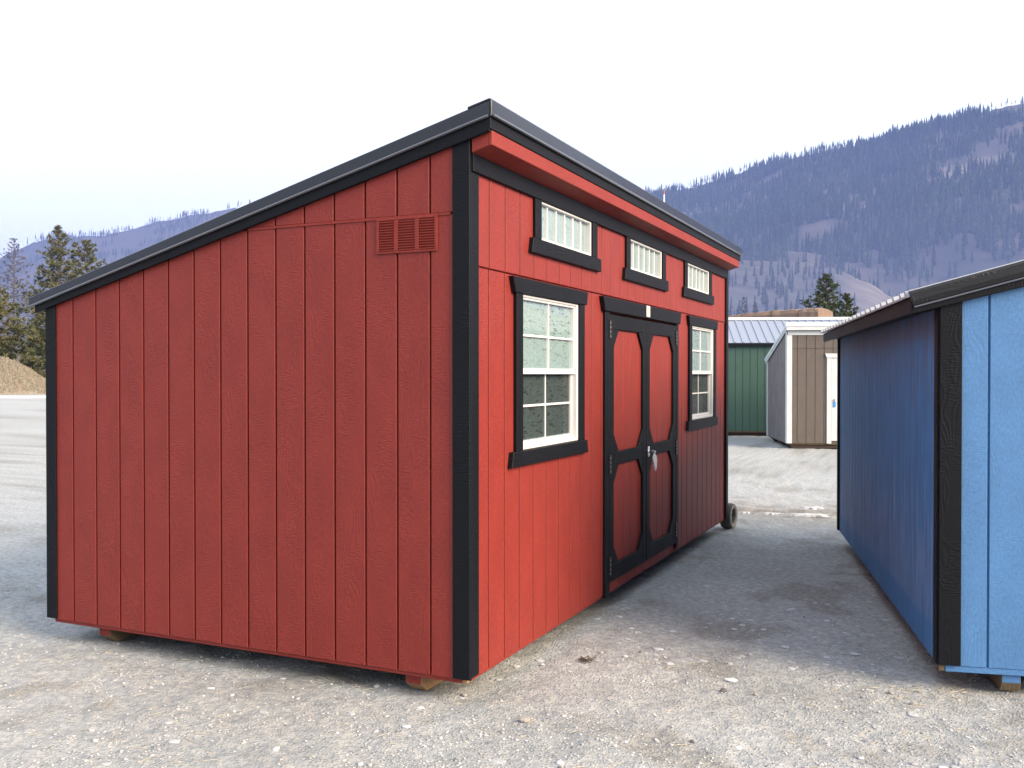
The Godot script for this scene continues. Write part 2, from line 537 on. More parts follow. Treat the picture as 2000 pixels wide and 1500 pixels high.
func hung_window(shed: Node3D, fr: Transform3D, u: float, variant: int) -> void:
	# u: inner edge of the near casing; the window is 0.925 wide and 0.91 high between the casings
	var w := part("window", shed)
	w.transform = fr * Transform3D(Basis.IDENTITY, Vector3(u, 0, 0))
	var id := Transform3D.IDENTITY
	var b: StandardMaterial3D = M.black
	board(w, "head_casing", id, quadp(Vector2(-0.118, 2.203), Vector2(1.043, 2.203), Vector2(1.066, 2.292), Vector2(-0.155, 2.292)), 0.012, 0.030, b, true)
	board(w, "sill_casing", id, quadp(Vector2(-0.172, 1.203), Vector2(1.072, 1.203), Vector2(1.052, 1.290), Vector2(-0.150, 1.290)), 0.012, 0.030, b, true)
	board(w, "side_casing", id, rect(-0.09, 1.290, 0.0, 2.203), 0.012, 0.022, b)
	board(w, "side_casing", id, rect(0.928, 1.290, 1.022, 2.203), 0.012, 0.022, b)
	# white frame: jambs, head and bottom, set between the casings
	for q: Array in [[rect(0.0, 1.292, 0.026, 2.201), "jamb"], [rect(0.900, 1.292, 0.926, 2.201), "jamb"], [rect(0.026, 2.186, 0.900, 2.201), "frame_head"], [rect(0.026, 1.292, 0.900, 1.316), "frame_sill"]]:
		board(w, q[1], id, q[0], -0.05, 0.072, M.white, false, 0.004)
	# upper sash, then the lower one set further in
	for lower in 2:
		var y0: float = [1.735, 1.316][lower]
		var y1: float = [2.186, 1.762][lower]
		var z: float = [-0.012, -0.034][lower]
		board(w, "sash_rail", id, rect(0.028, y0, 0.898, y0 + (0.034 if lower == 0 else 0.022)), z, 0.024, M.white, false, 0.003)
		board(w, "sash_rail", id, rect(0.028, y1 - 0.013, 0.898, y1), z, 0.024, M.white, false, 0.003)
		board(w, "sash_stile", id, rect(0.028, y0 + 0.022, 0.049, y1 - 0.013), z, 0.024, M.white, false, 0.003)
		board(w, "sash_stile", id, rect(0.877, y0 + 0.022, 0.898, y1 - 0.013), z, 0.024, M.white, false, 0.003)
		var ymid: float = [1.965, 1.545][lower]
		board(w, "muntin", id, rect(0.456, y0 + 0.022, 0.468, y1 - 0.013), z, 0.014, M.white, false, 0.002)
		board(w, "muntin", id, rect(0.049, ymid - 0.007, 0.4555, ymid + 0.007), z, 0.0135, M.white, false, 0.002)
		board(w, "muntin", id, rect(0.4685, ymid - 0.007, 0.877, ymid + 0.007), z, 0.0135, M.white, false, 0.002)
		for cx in 2:
			for cy in 2:
				var x0: float = [0.047, 0.466][cx]
				var x1: float = [0.458, 0.879][cx]
				var ya: float = [y0 + 0.02, ymid + 0.005][cy]
				var yb: float = [ymid - 0.005, y1 - 0.011][cy]
				var c := Vector3((x0 + x1) / 2, (ya + yb) / 2, z + 0.006)
				put(pane_quad(x1 - x0, yb - ya), "pane", M.glass, w, Transform3D(Basis.IDENTITY, c))
				var f: int = [0, 1, 2, 3][(cx + cy * 2 + variant) % 4] if lower == 0 else 3 + (cx + cy + variant) % 2
				put(pane_quad(x1 - x0, yb - ya), "frost_film", M.frost[f], w, Transform3D(Basis.IDENTITY, c - Vector3(0, 0, 0.006)))
	put(pane_quad(0.83, 0.40), "insect_screen", M.screen, w, Transform3D(Basis.IDENTITY, Vector3(0.463, 1.545, -0.0255)))

func transom_window(shed: Node3D, fr: Transform3D, u: float, variant: int) -> void:
	# u: outer edge of the near casing
	var w := part("transom_window", shed)
	w.transform = fr * Transform3D(Basis.IDENTITY, Vector3(u, 0, 0))
	var id := Transform3D.IDENTITY
	var b: StandardMaterial3D = M.black
	board(w, "side_casing", id, rect(0.0, 2.548, 0.093, 2.786), 0.014, 0.022, b)
	board(w, "side_casing", id, rect(1.0, 2.548, 1.093, 2.786), 0.014, 0.022, b)
	board(w, "sill_casing", id, quadp(Vector2(-0.070, 2.456), Vector2(1.150, 2.456), Vector2(1.145, 2.546), Vector2(-0.048, 2.546)), 0.014, 0.030, b, true)
	for q: Array in [[rect(0.093, 2.548, 0.107, 2.786), "jamb"], [rect(0.986, 2.548, 1.0, 2.786), "jamb"], [rect(0.107, 2.774, 0.986, 2.786), "frame_head"], [rect(0.107, 2.548, 0.986, 2.566), "frame_sill"]]:
		board(w, q[1], id, q[0], -0.04, 0.062, M.white, false, 0.003)
	for k in 6:
		var x0 := 0.107 + 0.879 * k / 6.0
		var x1 := 0.107 + 0.879 * (k + 1) / 6.0
		if k > 0: board(w, "muntin", id, rect(x0 - 0.0055, 2.566, x0 + 0.0055, 2.774), -0.012, 0.018, M.white, false, 0.002)
		var c := Vector3((x0 + x1) / 2, 2.67, -0.004)
		put(pane_quad(x1 - x0 - 0.009, 0.210), "pane", M.glass, w, Transform3D(Basis.IDENTITY, c))
		put(pane_quad(x1 - x0 - 0.009, 0.210), "frost_film", M.transom_frost[(k + variant) % 3], w, Transform3D(Basis.IDENTITY, c - Vector3(0, 0, 0.006)))

func door_leaf(shed: Node3D, fr: Transform3D, u: float, width: float, hinge_near: bool) -> Node3D:
	var d := part("door", shed)
	d.transform = fr * Transform3D(Basis.IDENTITY, Vector3(u, 0, 0))
	var id := Transform3D.IDENTITY
	var b: StandardMaterial3D = M.black
	var y0 := 0.210; var y1 := 2.172
	# red planks
	var gr: Array = [0.004]
	for k in range(1, 5): gr.append(0.004 + (width - 0.008) * k / 5.0)
	gr.append(width - 0.004)
	siding(d, id, rect(0.004, y0, width - 0.004, y1), gr, [], -0.006, 0.014, M.red, "plank", 0.003)
	put(slab_mesh(rect(0.006, y0 + 0.004, width - 0.006, y1 - 0.004), 0.02, 0.0), "backing", M.inner, d, Transform3D(Basis.IDENTITY, Vector3(0, 0, -0.028)))
	var s := 0.092
	board(d, "stile", id, rect(0.004, y0, s, y1), 0.009, 0.02, b)
	board(d, "stile", id, rect(width - s, y0, width - 0.004, y1), 0.009, 0.02, b)
	board(d, "rail", id, rect(s + 0.001, y1 - 0.105, width - s - 0.001, y1), 0.009, 0.0195, b, true)
	board(d, "rail", id, rect(s + 0.001, 1.062, width - s - 0.001, 1.158), 0.009, 0.0195, b, true)
	board(d, "rail", id, rect(s + 0.001, y0, width - s - 0.001, y0 + 0.118), 0.009, 0.0195, b, true)
	var gx := 0.12; var gy := 0.135
	for side in 2:
		var xa := s + 0.001 if side == 0 else width - s - 0.001
		var sg := 1.0 if side == 0 else -1.0
		for q: Array in [[y1 - 0.106, -1.0], [1.159, 1.0], [1.061, -1.0], [y0 + 0.119, 1.0]]:
			var yy: float = q[0]
			board(d, "gusset", id, PackedVector2Array([Vector2(xa, yy), Vector2(xa + sg * gx, yy), Vector2(xa, yy + q[1] * gy)]), 0.009, 0.019, b, true)
	var hx := 0.0 if hinge_near else width
	for hy: float in [0.33, 1.075, 2.06]:
		var h := put(box_mesh(Vector3(0.042, 0.135, 0.010), 0.002), "hinge", M.hinge, d, Transform3D(Basis.IDENTITY, Vector3(hx, hy, 0.033)))
		for k in 4:
			var sc := put(M.screw_mesh, "screw", M.screw, d, Transform3D(Basis(Vector3.UP, -PI / 2), Vector3(hx - 0.010, hy - 0.05 + 0.033 * k, 0.0385)))
			sc.name = "screw"
	return d

func red_shed() -> void:
	var s := thing("storage_shed", "barn red shed with black trim, sloping roof, double doors and three high transom windows", "shed", Vector3.ZERO, 0.0, "sheds on the gravel lot")
	var fz := frame_out_z(0.0)          # end wall, u = x
	var fx := frame_out_x(0.0)          # front wall, u = -z
	# --- floor, skids, rims
	bar(s, "floor", Vector3(-RS_D + 0.02, 0.125, -RS_L + 0.02), Vector3(-0.03, 0.19, -0.03), M.old_wood, 2)
	for x: float in [-2.66, -0.36]:
		var prof := PackedVector2Array([Vector2(0.06, 0.115), Vector2(0.06, 0.052), Vector2(0.125, 0.0), Vector2(RS_L - 0.12, 0.0), Vector2(RS_L - 0.06, 0.05), Vector2(RS_L - 0.06, 0.115)])
		var sk := put(slab_mesh(prof, 0.098, 0.004, true), "skid", M.old_wood if x < -1.0 else M.raw_wood, s, frame_out_x(x - 0.049))
		sk.set_meta("label", "wooden skid beam with a bevelled end under the red shed")
		put(slab_mesh(rect(x - 0.046, 0.052, x + 0.046, 0.113), 0.003, 0.001), "skid_end_paint", M.red_board, s, fz * Transform3D(Basis.IDENTITY, Vector3(0, 0, -0.0605)))
	bar(s, "rim_board", Vector3(-RS_D + 0.005, 0.112, -0.036), Vector3(-0.035, 0.150, -0.002), M.red_board, 0, 0.004)
	bar(s, "rim_board", Vector3(-0.036, 0.114, -RS_L + 0.02), Vector3(-0.002, 0.205, -0.05), M.red_board, 2, 0.004)
	bar(s, "rim_block", Vector3(-0.033, 0.112, -0.045), Vector3(-0.006, 0.148, -0.006), M.raw_wood, 0, 0.002)
	# --- end wall siding: 8 inch planks, a level joint at 2.575 with a small metal drip
	var gr: Array = [-3.03]
	for i in 14: gr.append(-RS_D + 0.193 + 0.2032 * i)
	gr.append(-0.02)
	var low := PackedVector2Array([Vector2(-3.03, 0.135), Vector2(-0.02, 0.135), Vector2(-0.02, 2.572), Vector2(-1.48, 2.572), Vector2(-3.03, rake_low(-3.03) + 0.02)])
	var high := PackedVector2Array([Vector2(-1.41, 2.583), Vector2(-0.02, 2.583), Vector2(-0.02, rake_low(-0.02) + 0.02), Vector2(-1.41, rake_low(-1.41) + 0.02)])
	siding(s, fz, low, gr, [], -0.004, 0.014, M.red)
	siding(s, fz, high, gr, [], -0.002, 0.015, M.red)
	board(s, "joint_flashing", fz, rect(-1.43, 2.568, -0.09, 2.583), 0.009, 0.007, M.red_board, true, 0.002)
	put(slab_mesh(PackedVector2Array([Vector2(-3.04, 0.13), Vector2(-0.01, 0.13), Vector2(-0.01, rake_low(-0.01) + 0.05), Vector2(-3.04, rake_low(-3.04) + 0.05)]), 0.02, 0.0), "end_sheathing", M.red_board, s, fz * Transform3D(Basis.IDENTITY, Vector3(0, 0, -0.026)))
	# --- gable vent
	var vent := part("vent", s)
	vent.transform = fz * Transform3D(Basis.IDENTITY, Vector3(-0.547, 2.384, 0.0115))
	var id := Transform3D.IDENTITY
	board(vent, "vent_frame", id, rect(0, 0, 0.379, 0.012), 0, 0.008, M.red_board, true, 0.002)
	board(vent, "vent_frame", id, rect(0, 0.178, 0.379, 0.190), 0, 0.008, M.red_board, true, 0.002)
	for q: Array in [[0.0, 0.018], [0.112, 0.138], [0.241, 0.267], [0.361, 0.379]]:
		board(vent, "vent_frame", id, rect(q[0], 0.0121, q[1], 0.1779), 0, 0.0078, M.red_board, false, 0.002)
	put(slab_mesh(rect(0.004, 0.004, 0.375, 0.186), 0.001, 0.0), "vent_back", M.red_board, vent, Transform3D(Basis.IDENTITY, Vector3(0, 0, -0.0012)))
	var slat := box_mesh(Vector3(0.106, 0.0022, 0.012), 0.0006, 0)
	for q: Array in [[0.018, 0.112], [0.138, 0.241], [0.267, 0.361]]:
		for k in 12:
			var o := put(slat, "louver", M.red_board, vent, Transform3D(Basis(Vector3.RIGHT, 0.72), Vector3((q[0] + q[1]) / 2, 0.019 + k * 0.0138, 0.0045)))
			o.scale.x = (q[1] - q[0]) / 0.106
	# --- front wall
	var win_u := [0.643, 4.612]
	var tr_u := [0.821, 2.583, 4.335]
	var ops: Array = []
	for u: float in win_u: ops.append(Rect2(u - 0.002, 1.29, 0.93, 0.913))
	for u: float in tr_u: ops.append(Rect2(u + 0.091, 2.546, 0.911, 0.242))
	ops.append(Rect2(2.16, 0.2, 1.93, 1.985))
	backing(s, "front_sheathing", fx, 0.01, 0.14, RS_L - 0.01, 2.95, ops, -0.09, -0.0045, M.red_board)
	var holes: Array = []
	for o: Rect2 in ops: holes.append(rect(o.position.x, o.position.y, o.end.x, o.end.y))
	var grf: Array = [0.03, 0.235]
	while grf[-1] + 0.2032 < RS_L - 0.05: grf.append(grf[-1] + 0.2032)
	grf.append(RS_L - 0.02)
	siding(s, fx, rect(0.03, 0.135, RS_L - 0.02, 2.302), grf, holes, -0.004, 0.014, M.red)
	siding(s, fx, rect(0.03, 2.308, RS_L - 0.02, 2.80), grf, holes, -0.002, 0.017, M.red)
	board(s, "frieze_board", fx, rect(0.0, 2.788, RS_L, 2.880), 0.016, 0.022, M.black, true)
	# --- corner trim
	board(s, "corner_trim", fz, quadp(Vector2(-0.077, 0.140), Vector2(0.026, 0.140), Vector2(0.026, rake_low(0.026) + 0.004), Vector2(-0.077, rake_low(-0.077) + 0.004)), 0.001, 0.022, M.black)
	board(s, "corner_trim", fx, rect(0.001, 0.145, 0.086, 2.787), 0.0135, 0.0125, M.black)
	board(s, "corner_trim", fz, quadp(Vector2(-3.092, 0.140), Vector2(-3.003, 0.140), Vector2(-3.003, rake_low(-3.003) + 0.004), Vector2(-3.092, rake_low(-3.092) + 0.004)), 0.001, 0.022, M.black)
	board(s, "corner_trim", fx, rect(RS_L - 0.075, 0.140, RS_L + 0.018, 2.787), 0.0145, 0.022, M.black)
	# --- other walls, roof
	bar(s, "rear_wall", Vector3(-RS_D, 0.14, -RS_L), Vector3(-RS_D + 0.03, 2.20, -0.03), M.red)
	put(slab_mesh(PackedVector2Array([Vector2(0.02, 0.14), Vector2(RS_D - 0.0, 0.14), Vector2(RS_D, rake_low(-RS_D) + 0.05), Vector2(0.02, rake_low(-0.02) + 0.05)]), 0.02, 0.0), "far_end_wall", M.red, s, frame_out_minus_z(-RS_L + 0.02))
	board(s, "roof", fz * Transform3D(Basis.IDENTITY, Vector3(0, 0, -RS_L - 0.10)), quadp(Vector2(-3.17, rake_low(-3.17) + 0.055), Vector2(0.135, rake_low(0.135) + 0.070), Vector2(0.135, rake_low(0.135) + 0.118), Vector2(-3.17, rake_low(-3.17) + 0.095)), 0.0, RS_L + 0.12, M.black_metal, true, 0.002)
	# sloping fascia boards at both ends
	for k in 2:
		var zz := 0.0235 if k == 0 else -RS_L - 0.055
		var r := board(s, "rake_board", fz, quadp(Vector2(-3.165, rake_low(-3.165)), Vector2(0.148, rake_low(0.148)), Vector2(0.148, rake_low(0.148) + 0.085), Vector2(-3.165, rake_low(-3.165) + 0.075)), zz, 0.02, M.black, true)
		if k == 1: r.set_meta("label", "black sloping fascia board at the far end of the red shed")
	# metal edge along the slope: tall face and a turned-out drip hem
	var rk := PackedVector2Array([Vector2(-3.212, rake_low(-3.212) + 0.046), Vector2(0.1575, rake_low(0.1575) + 0.072), Vector2(0.1575, rake_low(0.1575) + 0.152), Vector2(-3.212, rake_low(-3.212) + 0.108)])
	board(s, "roof_flashing", fz, rk, 0.040, 0.012, M.black_metal, true, 0.003)
	var hem := put(box_mesh(Vector3(3.47, 0.012, 0.014), 0.003, 0), "drip_hem", M.hem, s, Transform3D(Basis(Vector3.BACK, atan(SLOPE + 0.0077)) * Basis(Vector3.RIGHT, -0.5), Vector3(-1.531, rake_low(-1.531) + 0.061, 0.056)))
	hem.name = "drip_hem"
	for x: float in [-3.10, -2.30, -1.48, -0.85, 0.05]:
		put(M.screw_mesh, "flashing_screw", M.hinge, s, Transform3D(Basis(Vector3.UP, -PI / 2), Vector3(x, rake_low(x) + 0.080, 0.0535)))
	# front eave: red boxed overhang, black board above it, metal edge on top
	var bot := rake_low(0.135) - 0.062
	board(s, "eave_end", fz, quadp(Vector2(0.034, rake_low(0.034) - 0.066), Vector2(0.132, rake_low(0.132) - 0.062), Vector2(0.132, rake_low(0.132) + 0.01), Vector2(0.034, rake_low(0.034) + 0.01)), -0.004, 0.02, M.red_board, true)
	board(s, "soffit", fz * Transform3D(Basis.IDENTITY, Vector3(0, 0, -RS_L - 0.02)), quadp(Vector2(0.0, rake_low(0.0) - 0.064), Vector2(0.133, bot + 0.001), Vector2(0.133, bot + 0.014), Vector2(0.0, rake_low(0.0) - 0.051)), 0.0, RS_L + 0.016, M.red_board, true, 0.001)
	board(s, "eave_board", fx, rect(-0.016, bot, RS_L + 0.02, bot + 0.075), 0.134, 0.018, M.red_board, true)
	board(s, "fascia_board", fx, rect(-0.044, bot + 0.0765, RS_L + 0.06, bot + 0.146), 0.137, 0.020, M.black, true)
	board(s, "roof_flashing", fx, rect(-0.054, bot + 0.138, RS_L + 0.10, bot + 0.222), 0.158, 0.010, M.black_metal, true, 0.003)
	var hem2 := put(box_mesh(Vector3(0.014, 0.012, RS_L + 0.14), 0.003, 2), "drip_hem", M.hem, s, Transform3D(Basis(Vector3.BACK, 0.5), Vector3(0.172, bot + 0.142, -RS_L * 0.5 - 0.03)))
	hem2.name = "drip_hem"
	for k in 9:
		put(M.screw_mesh, "flashing_screw", M.hinge, s, Transform3D(Basis.IDENTITY, Vector3(0.169, bot + 0.154, -0.07 - k * 0.72)))
	# lapped cap at the high corner, its loose end standing a little proud
	var cap := PackedVector2Array([Vector2(0.03, rake_low(0.03) + 0.150), Vector2(0.157, rake_low(0.157) + 0.153), Vector2(0.157, rake_low(0.157) + 0.162), Vector2(0.03, rake_low(0.03) + 0.162)])
	board(s, "ridge_cap", fz * Transform3D(Basis.IDENTITY, Vector3(0, 0, -RS_L - 0.09)), cap, 0.0, RS_L + 0.145, M.black_metal, true, 0.002)
	# --- windows and doors
	for i in win_u.size(): hung_window(s, fx, win_u[i], i)
	for i in tr_u.size(): transom_window(s, fx, tr_u[i], i)
	board(s, "door_head", fx, quadp(Vector2(2.055, 2.190), Vector2(4.125, 2.190), Vector2(4.152, 2.292), Vector2(2.012, 2.292)), 0.012, 0.034, M.black, true)
	board(s, "door_casing", fx, rect(2.098, 0.118, 2.196, 2.189), 0.0105, 0.020, M.black)
	board(s, "door_casing", fx, rect(4.040, 0.160, 4.118, 2.189), 0.0105, 0.020, M.black)
	board(s, "threshold", fx, rect(2.197, 0.137, 4.039, 0.206), -0.004, 0.012, M.red_board, true)
	put(slab_mesh(rect(2.16, 0.2, 4.09, 2.186), 0.01, 0.0), "door_back", M.inner, s, fx * Transform3D(Basis.IDENTITY, Vector3(0, 0, -0.045)))
	door_leaf(s, fx, 2.200, 0.918, true)
	var d2 := door_leaf(s, fx, 3.121, 0.916, false)
	# chrome T handle on the second leaf
	var hd := Shape.new()
	tube_into(hd, [Vector3(0.045, 1.10, 0.028), Vector3(0.045, 1.10, 0.075)], [0.012, 0.010], 10)
	tube_into(hd, [Vector3(-0.005, 1.115, 0.072), Vector3(0.03, 1.105, 0.078), Vector3(0.07, 1.10, 0.078), Vector3(0.105, 1.09, 0.070)], [0.007, 0.010, 0.010, 0.007], 10)
	put(hd.mesh(), "handle", M.chrome, d2)
	put(box_mesh(Vector3(0.05, 0.085, 0.006), 0.002), "handle_plate", M.chrome, d2, Transform3D(Basis.IDENTITY, Vector3(0.046, 1.10, 0.032)))
	# small printed card stapled over the doors
	var card := put(box_mesh(Vector3(0.092, 0.088, 0.002), 0.0004), "price_card", mat(lin(0.80, 0.80, 0.68), 0.6), s, fx * Transform3D(Basis.IDENTITY, Vector3(3.105, 2.245, 0.0475)))
	card.set_meta("label", "small cream printed card on the board above the doors")
	for k in 3:
		put(box_mesh(Vector3(0.062 - 0.008 * k, 0.008, 0.0006), 0.0001), "print_line", mat(lin(0.34, 0.33, 0.10), 0.7), s, fx * Transform3D(Basis.IDENTITY, Vector3(3.105, 2.262 - 0.013 * k, 0.0489)))

# ------------------------------------------------------------------ the other sheds
func ribbed_roof(parent: Node, lo: Vector3, along: Vector3, up: Vector3, length: float, run: float, pitch: float, m: Material) -> void:
	# lo: lower corner, along: unit vector of the eave, up: unit vector up the slope
	var nrm := along.cross(up).normalized()
	if nrm.y < 0: nrm = -nrm
	var b := Basis(along, up, nrm)
	if b.determinant() < 0:
		b = Basis(-along, up, nrm)
		lo += along * length
	put(slab_mesh(rect(0, 0, length, run), 0.012, 0.001), "roof", m, parent, Transform3D(b, lo))
	var rib := slab_mesh(PackedVector2Array([Vector2(-0.03, 0.0), Vector2(0.03, 0.0), Vector2(0.018, 0.024), Vector2(-0.018, 0.024)]), run, 0.001)
	var n := int(length / pitch)
	for i in n + 1:
		put(rib, "roof_rib", m, parent, Transform3D(b, lo) * Transform3D(Basis(Vector3(1, 0, 0), Vector3(0, 0, 1), Vector3(0, -1, 0)), Vector3(minf(0.04 + i * pitch, length - 0.03), run, 0.012)))

func blue_shed() -> void:
	var a := 0.21303
	var s := thing("storage_shed", "bright blue shed with black trim and frosted metal gable roof", "shed", Vector3(2.237, 0, -1.333), a, "sheds on the gravel lot")
	var L := 4.66
	var W := 3.04
	var eave := 2.115
	var sl := 0.268
	var ridge := eave + sl * W * 0.5
	var fz := frame_out_z(0.0)
	var fm := frame_out_minus_x(0.0)      # u = z, from -L to 0
	# end wall
	var gr: Array = [0.02]
	for k in 15: gr.append(0.243 + 0.2032 * k)
	while gr[-1] > W - 0.03: gr.pop_back()
	gr.append(W - 0.02)
	siding(s, fz, PackedVector2Array([Vector2(0.02, 0.133), Vector2(W - 0.02, 0.133), Vector2(W - 0.02, eave), Vector2(W * 0.5, ridge), Vector2(0.02, eave)]), gr, [], -0.004, 0.014, M.blue)
	put(slab_mesh(PackedVector2Array([Vector2(0.01, 0.13), Vector2(W - 0.01, 0.13), Vector2(W - 0.01, eave), Vector2(W * 0.5, ridge), Vector2(0.01, eave)]), 0.02, 0.0), "end_sheathing", M.blue, s, fz * Transform3D(Basis.IDENTITY, Vector3(0, 0, -0.026)))
	# side wall facing the red shed
	var gs: Array = [-L + 0.02]
	while gs[-1] + 0.2032 < -0.1: gs.append(gs[-1] + 0.2032)
	gs.append(-0.02)
	fixed_uv = true
	siding(s, fm, rect(-L + 0.02, 0.133, -0.02, eave), gs, [], -0.004, 0.014, M.blue_side, "siding_plank", 0.003, 0.002)
	fixed_uv = false
	bar(s, "side_sheathing", Vector3(0.006, 0.13, -L + 0.02), Vector3(0.03, eave, -0.03), M.blue, 1, 0.0)
	bar(s, "side_sheathing", Vector3(W - 0.03, 0.13, -L + 0.02), Vector3(W, eave, -0.03), M.blue, 1, 0.0)
	put(slab_mesh(PackedVector2Array([Vector2(-W, 0.13), Vector2(0, 0.13), Vector2(0, eave), Vector2(-W * 0.5, ridge), Vector2(-W, eave)]), 0.02, 0.0), "far_end_wall", M.blue, s, frame_out_minus_z(-L + 0.02))
	# trim
	board(s, "corner_trim", fz, rect(-0.010, 0.140, 0.104, eave + 0.02), 0.0105, 0.02, M.black)
	board(s, "corner_trim", fm, rect(-0.075, 0.140, 0.009, eave), 0.0105, 0.008, M.black)
	board(s, "corner_trim", fm, rect(-L - 0.015, 0.140, -L + 0.055, eave), 0.0105, 0.02, M.black)
	bar(s, "rim_board", Vector3(0.03, 0.098, -0.034), Vector3(W - 0.03, 0.134, 0.006), M.blue, 0, 0.004)
	bar(s, "rim_block", Vector3(-0.002, 0.10, -0.034), Vector3(0.029, 0.134, 0.002), M.old_wood, 0, 0.003)
	bar(s, "floor", Vector3(0.03, 0.10, -L + 0.02), Vector3(W - 0.03, 0.19, -0.05), M.old_wood, 2)
	for x: float in [0.37, 1.5, 2.67]:
		var prof := PackedVector2Array([Vector2(0.02, 0.098), Vector2(0.02, 0.05), Vector2(0.05, 0.0), Vector2(L - 0.1, 0.0), Vector2(L - 0.05, 0.05), Vector2(L - 0.05, 0.098)])
		var sk := put(slab_mesh(prof, 0.098, 0.004, true), "skid", M.old_wood, s, frame_out_x(x - 0.049))
		sk.set_meta("label", "weathered wooden skid beam under the blue shed")
		put(slab_mesh(rect(x - 0.046, 0.052, x + 0.046, 0.096), 0.003, 0.001), "skid_end_paint", M.blue, s, fz * Transform3D(Basis.IDENTITY, Vector3(0, 0, -0.0205)))
	# eave: black fascia 0.15 m out, soffit, ribbed metal roof
	board(s, "fascia_board", fm, rect(-L - 0.10, eave - 0.045, 0.026, eave + 0.040), 0.140, 0.02, M.black, true)
	bar(s, "soffit_board", Vector3(-0.140, eave - 0.02, -L - 0.09), Vector3(-0.012, eave - 0.008, 0.008), M.black, 2, 0.001)
	board(s, "rake_board", fz, quadp(Vector2(-0.158, eave - 0.050), Vector2(W * 0.5, ridge - 0.045), Vector2(W * 0.5, ridge + 0.075), Vector2(-0.158, eave + 0.052 - sl * 0.02)), 0.031, 0.02, M.black, true)
	board(s, "rake_board", fz, quadp(Vector2(W + 0.158, eave - 0.050), Vector2(W * 0.5 + 0.001, ridge - 0.045), Vector2(W * 0.5 + 0.001, ridge + 0.075), Vector2(W + 0.158, eave + 0.052 - sl * 0.02)), 0.031, 0.02, M.black, true)
	var up := Vector3(1, sl, 0).normalized()
	var up2 := Vector3(-1, sl, 0).normalized()
	var run := Vector2(W * 0.5 + 0.18, sl * (W * 0.5 + 0.18)).length()
	ribbed_roof(s, Vector3(-0.180, eave + 0.046 - sl * 0.02, 0.03), Vector3(0, 0, -1), up, L + 0.15, run, 0.229, M.frost_metal)
	ribbed_roof(s, Vector3(W + 0.180, eave + 0.046 - sl * 0.02, 0.03), Vector3(0, 0, -1), up2, L + 0.15, run, 0.229, M.frost_metal)
	# metal edge along the gable: rolled black flashing
	var ang := atan(sl)
	var fl := Shape.new()
	var prof2 := [Vector2(-0.062, 0.015), Vector2(-0.055, 0.030), Vector2(-0.03, 0.036), Vector2(0.012, 0.030), Vector2(0.026, 0.012), Vector2(0.028, -0.03)]
	var len := run - 0.03
	for i in prof2.size() - 1:
		var p: Vector2 = prof2[i]; var q: Vector2 = prof2[i + 1]
		var nn := Vector2(-(q.y - p.y), q.x - p.x).normalized()
		var hint := Vector3(0, nn.y, -nn.x)
		if hint.z < 0 and hint.y < 0: hint = -hint
		fl.quad(Vector3(0, p.x, p.y), Vector3(len, p.x, p.y), Vector3(len, q.x, q.y), Vector3(0, q.x, q.y), Vector3(0, maxf(nn.y, 0.1) if p.x > 0 else 0.0, 1.0), 0.5, Vector2.ZERO, true)
	# end caps
	for xx: float in [0.0, len]:
		for i in range(1, prof2.size() - 1):
			fl.tri(Vector3(xx, prof2[0].x, prof2[0].y), Vector3(xx, prof2[i].x, prof2[i].y), Vector3(xx, prof2[i + 1].x, prof2[i + 1].y), Vector2.ZERO, Vector2.ZERO, Vector2.ZERO, Vector3(-1 if xx == 0.0 else 1, 0, 0))
	put(fl.mesh(), "roof_flashing", M.black_metal_worn, s, Transform3D(Basis(Vector3.BACK, ang), Vector3(-0.165, eave + 0.052 - sl * 0.01, 0.036)))
	put(box_mesh(Vector3(len, 0.010, 0.012), 0.002, 0), "drip_hem", M.hem, s, Transform3D(Basis(Vector3.BACK, ang), Vector3(-0.165, eave + 0.052 - sl * 0.01, 0.036)) * Transform3D(Basis.IDENTITY, Vector3(len * 0.5, -0.064, 0.022)))

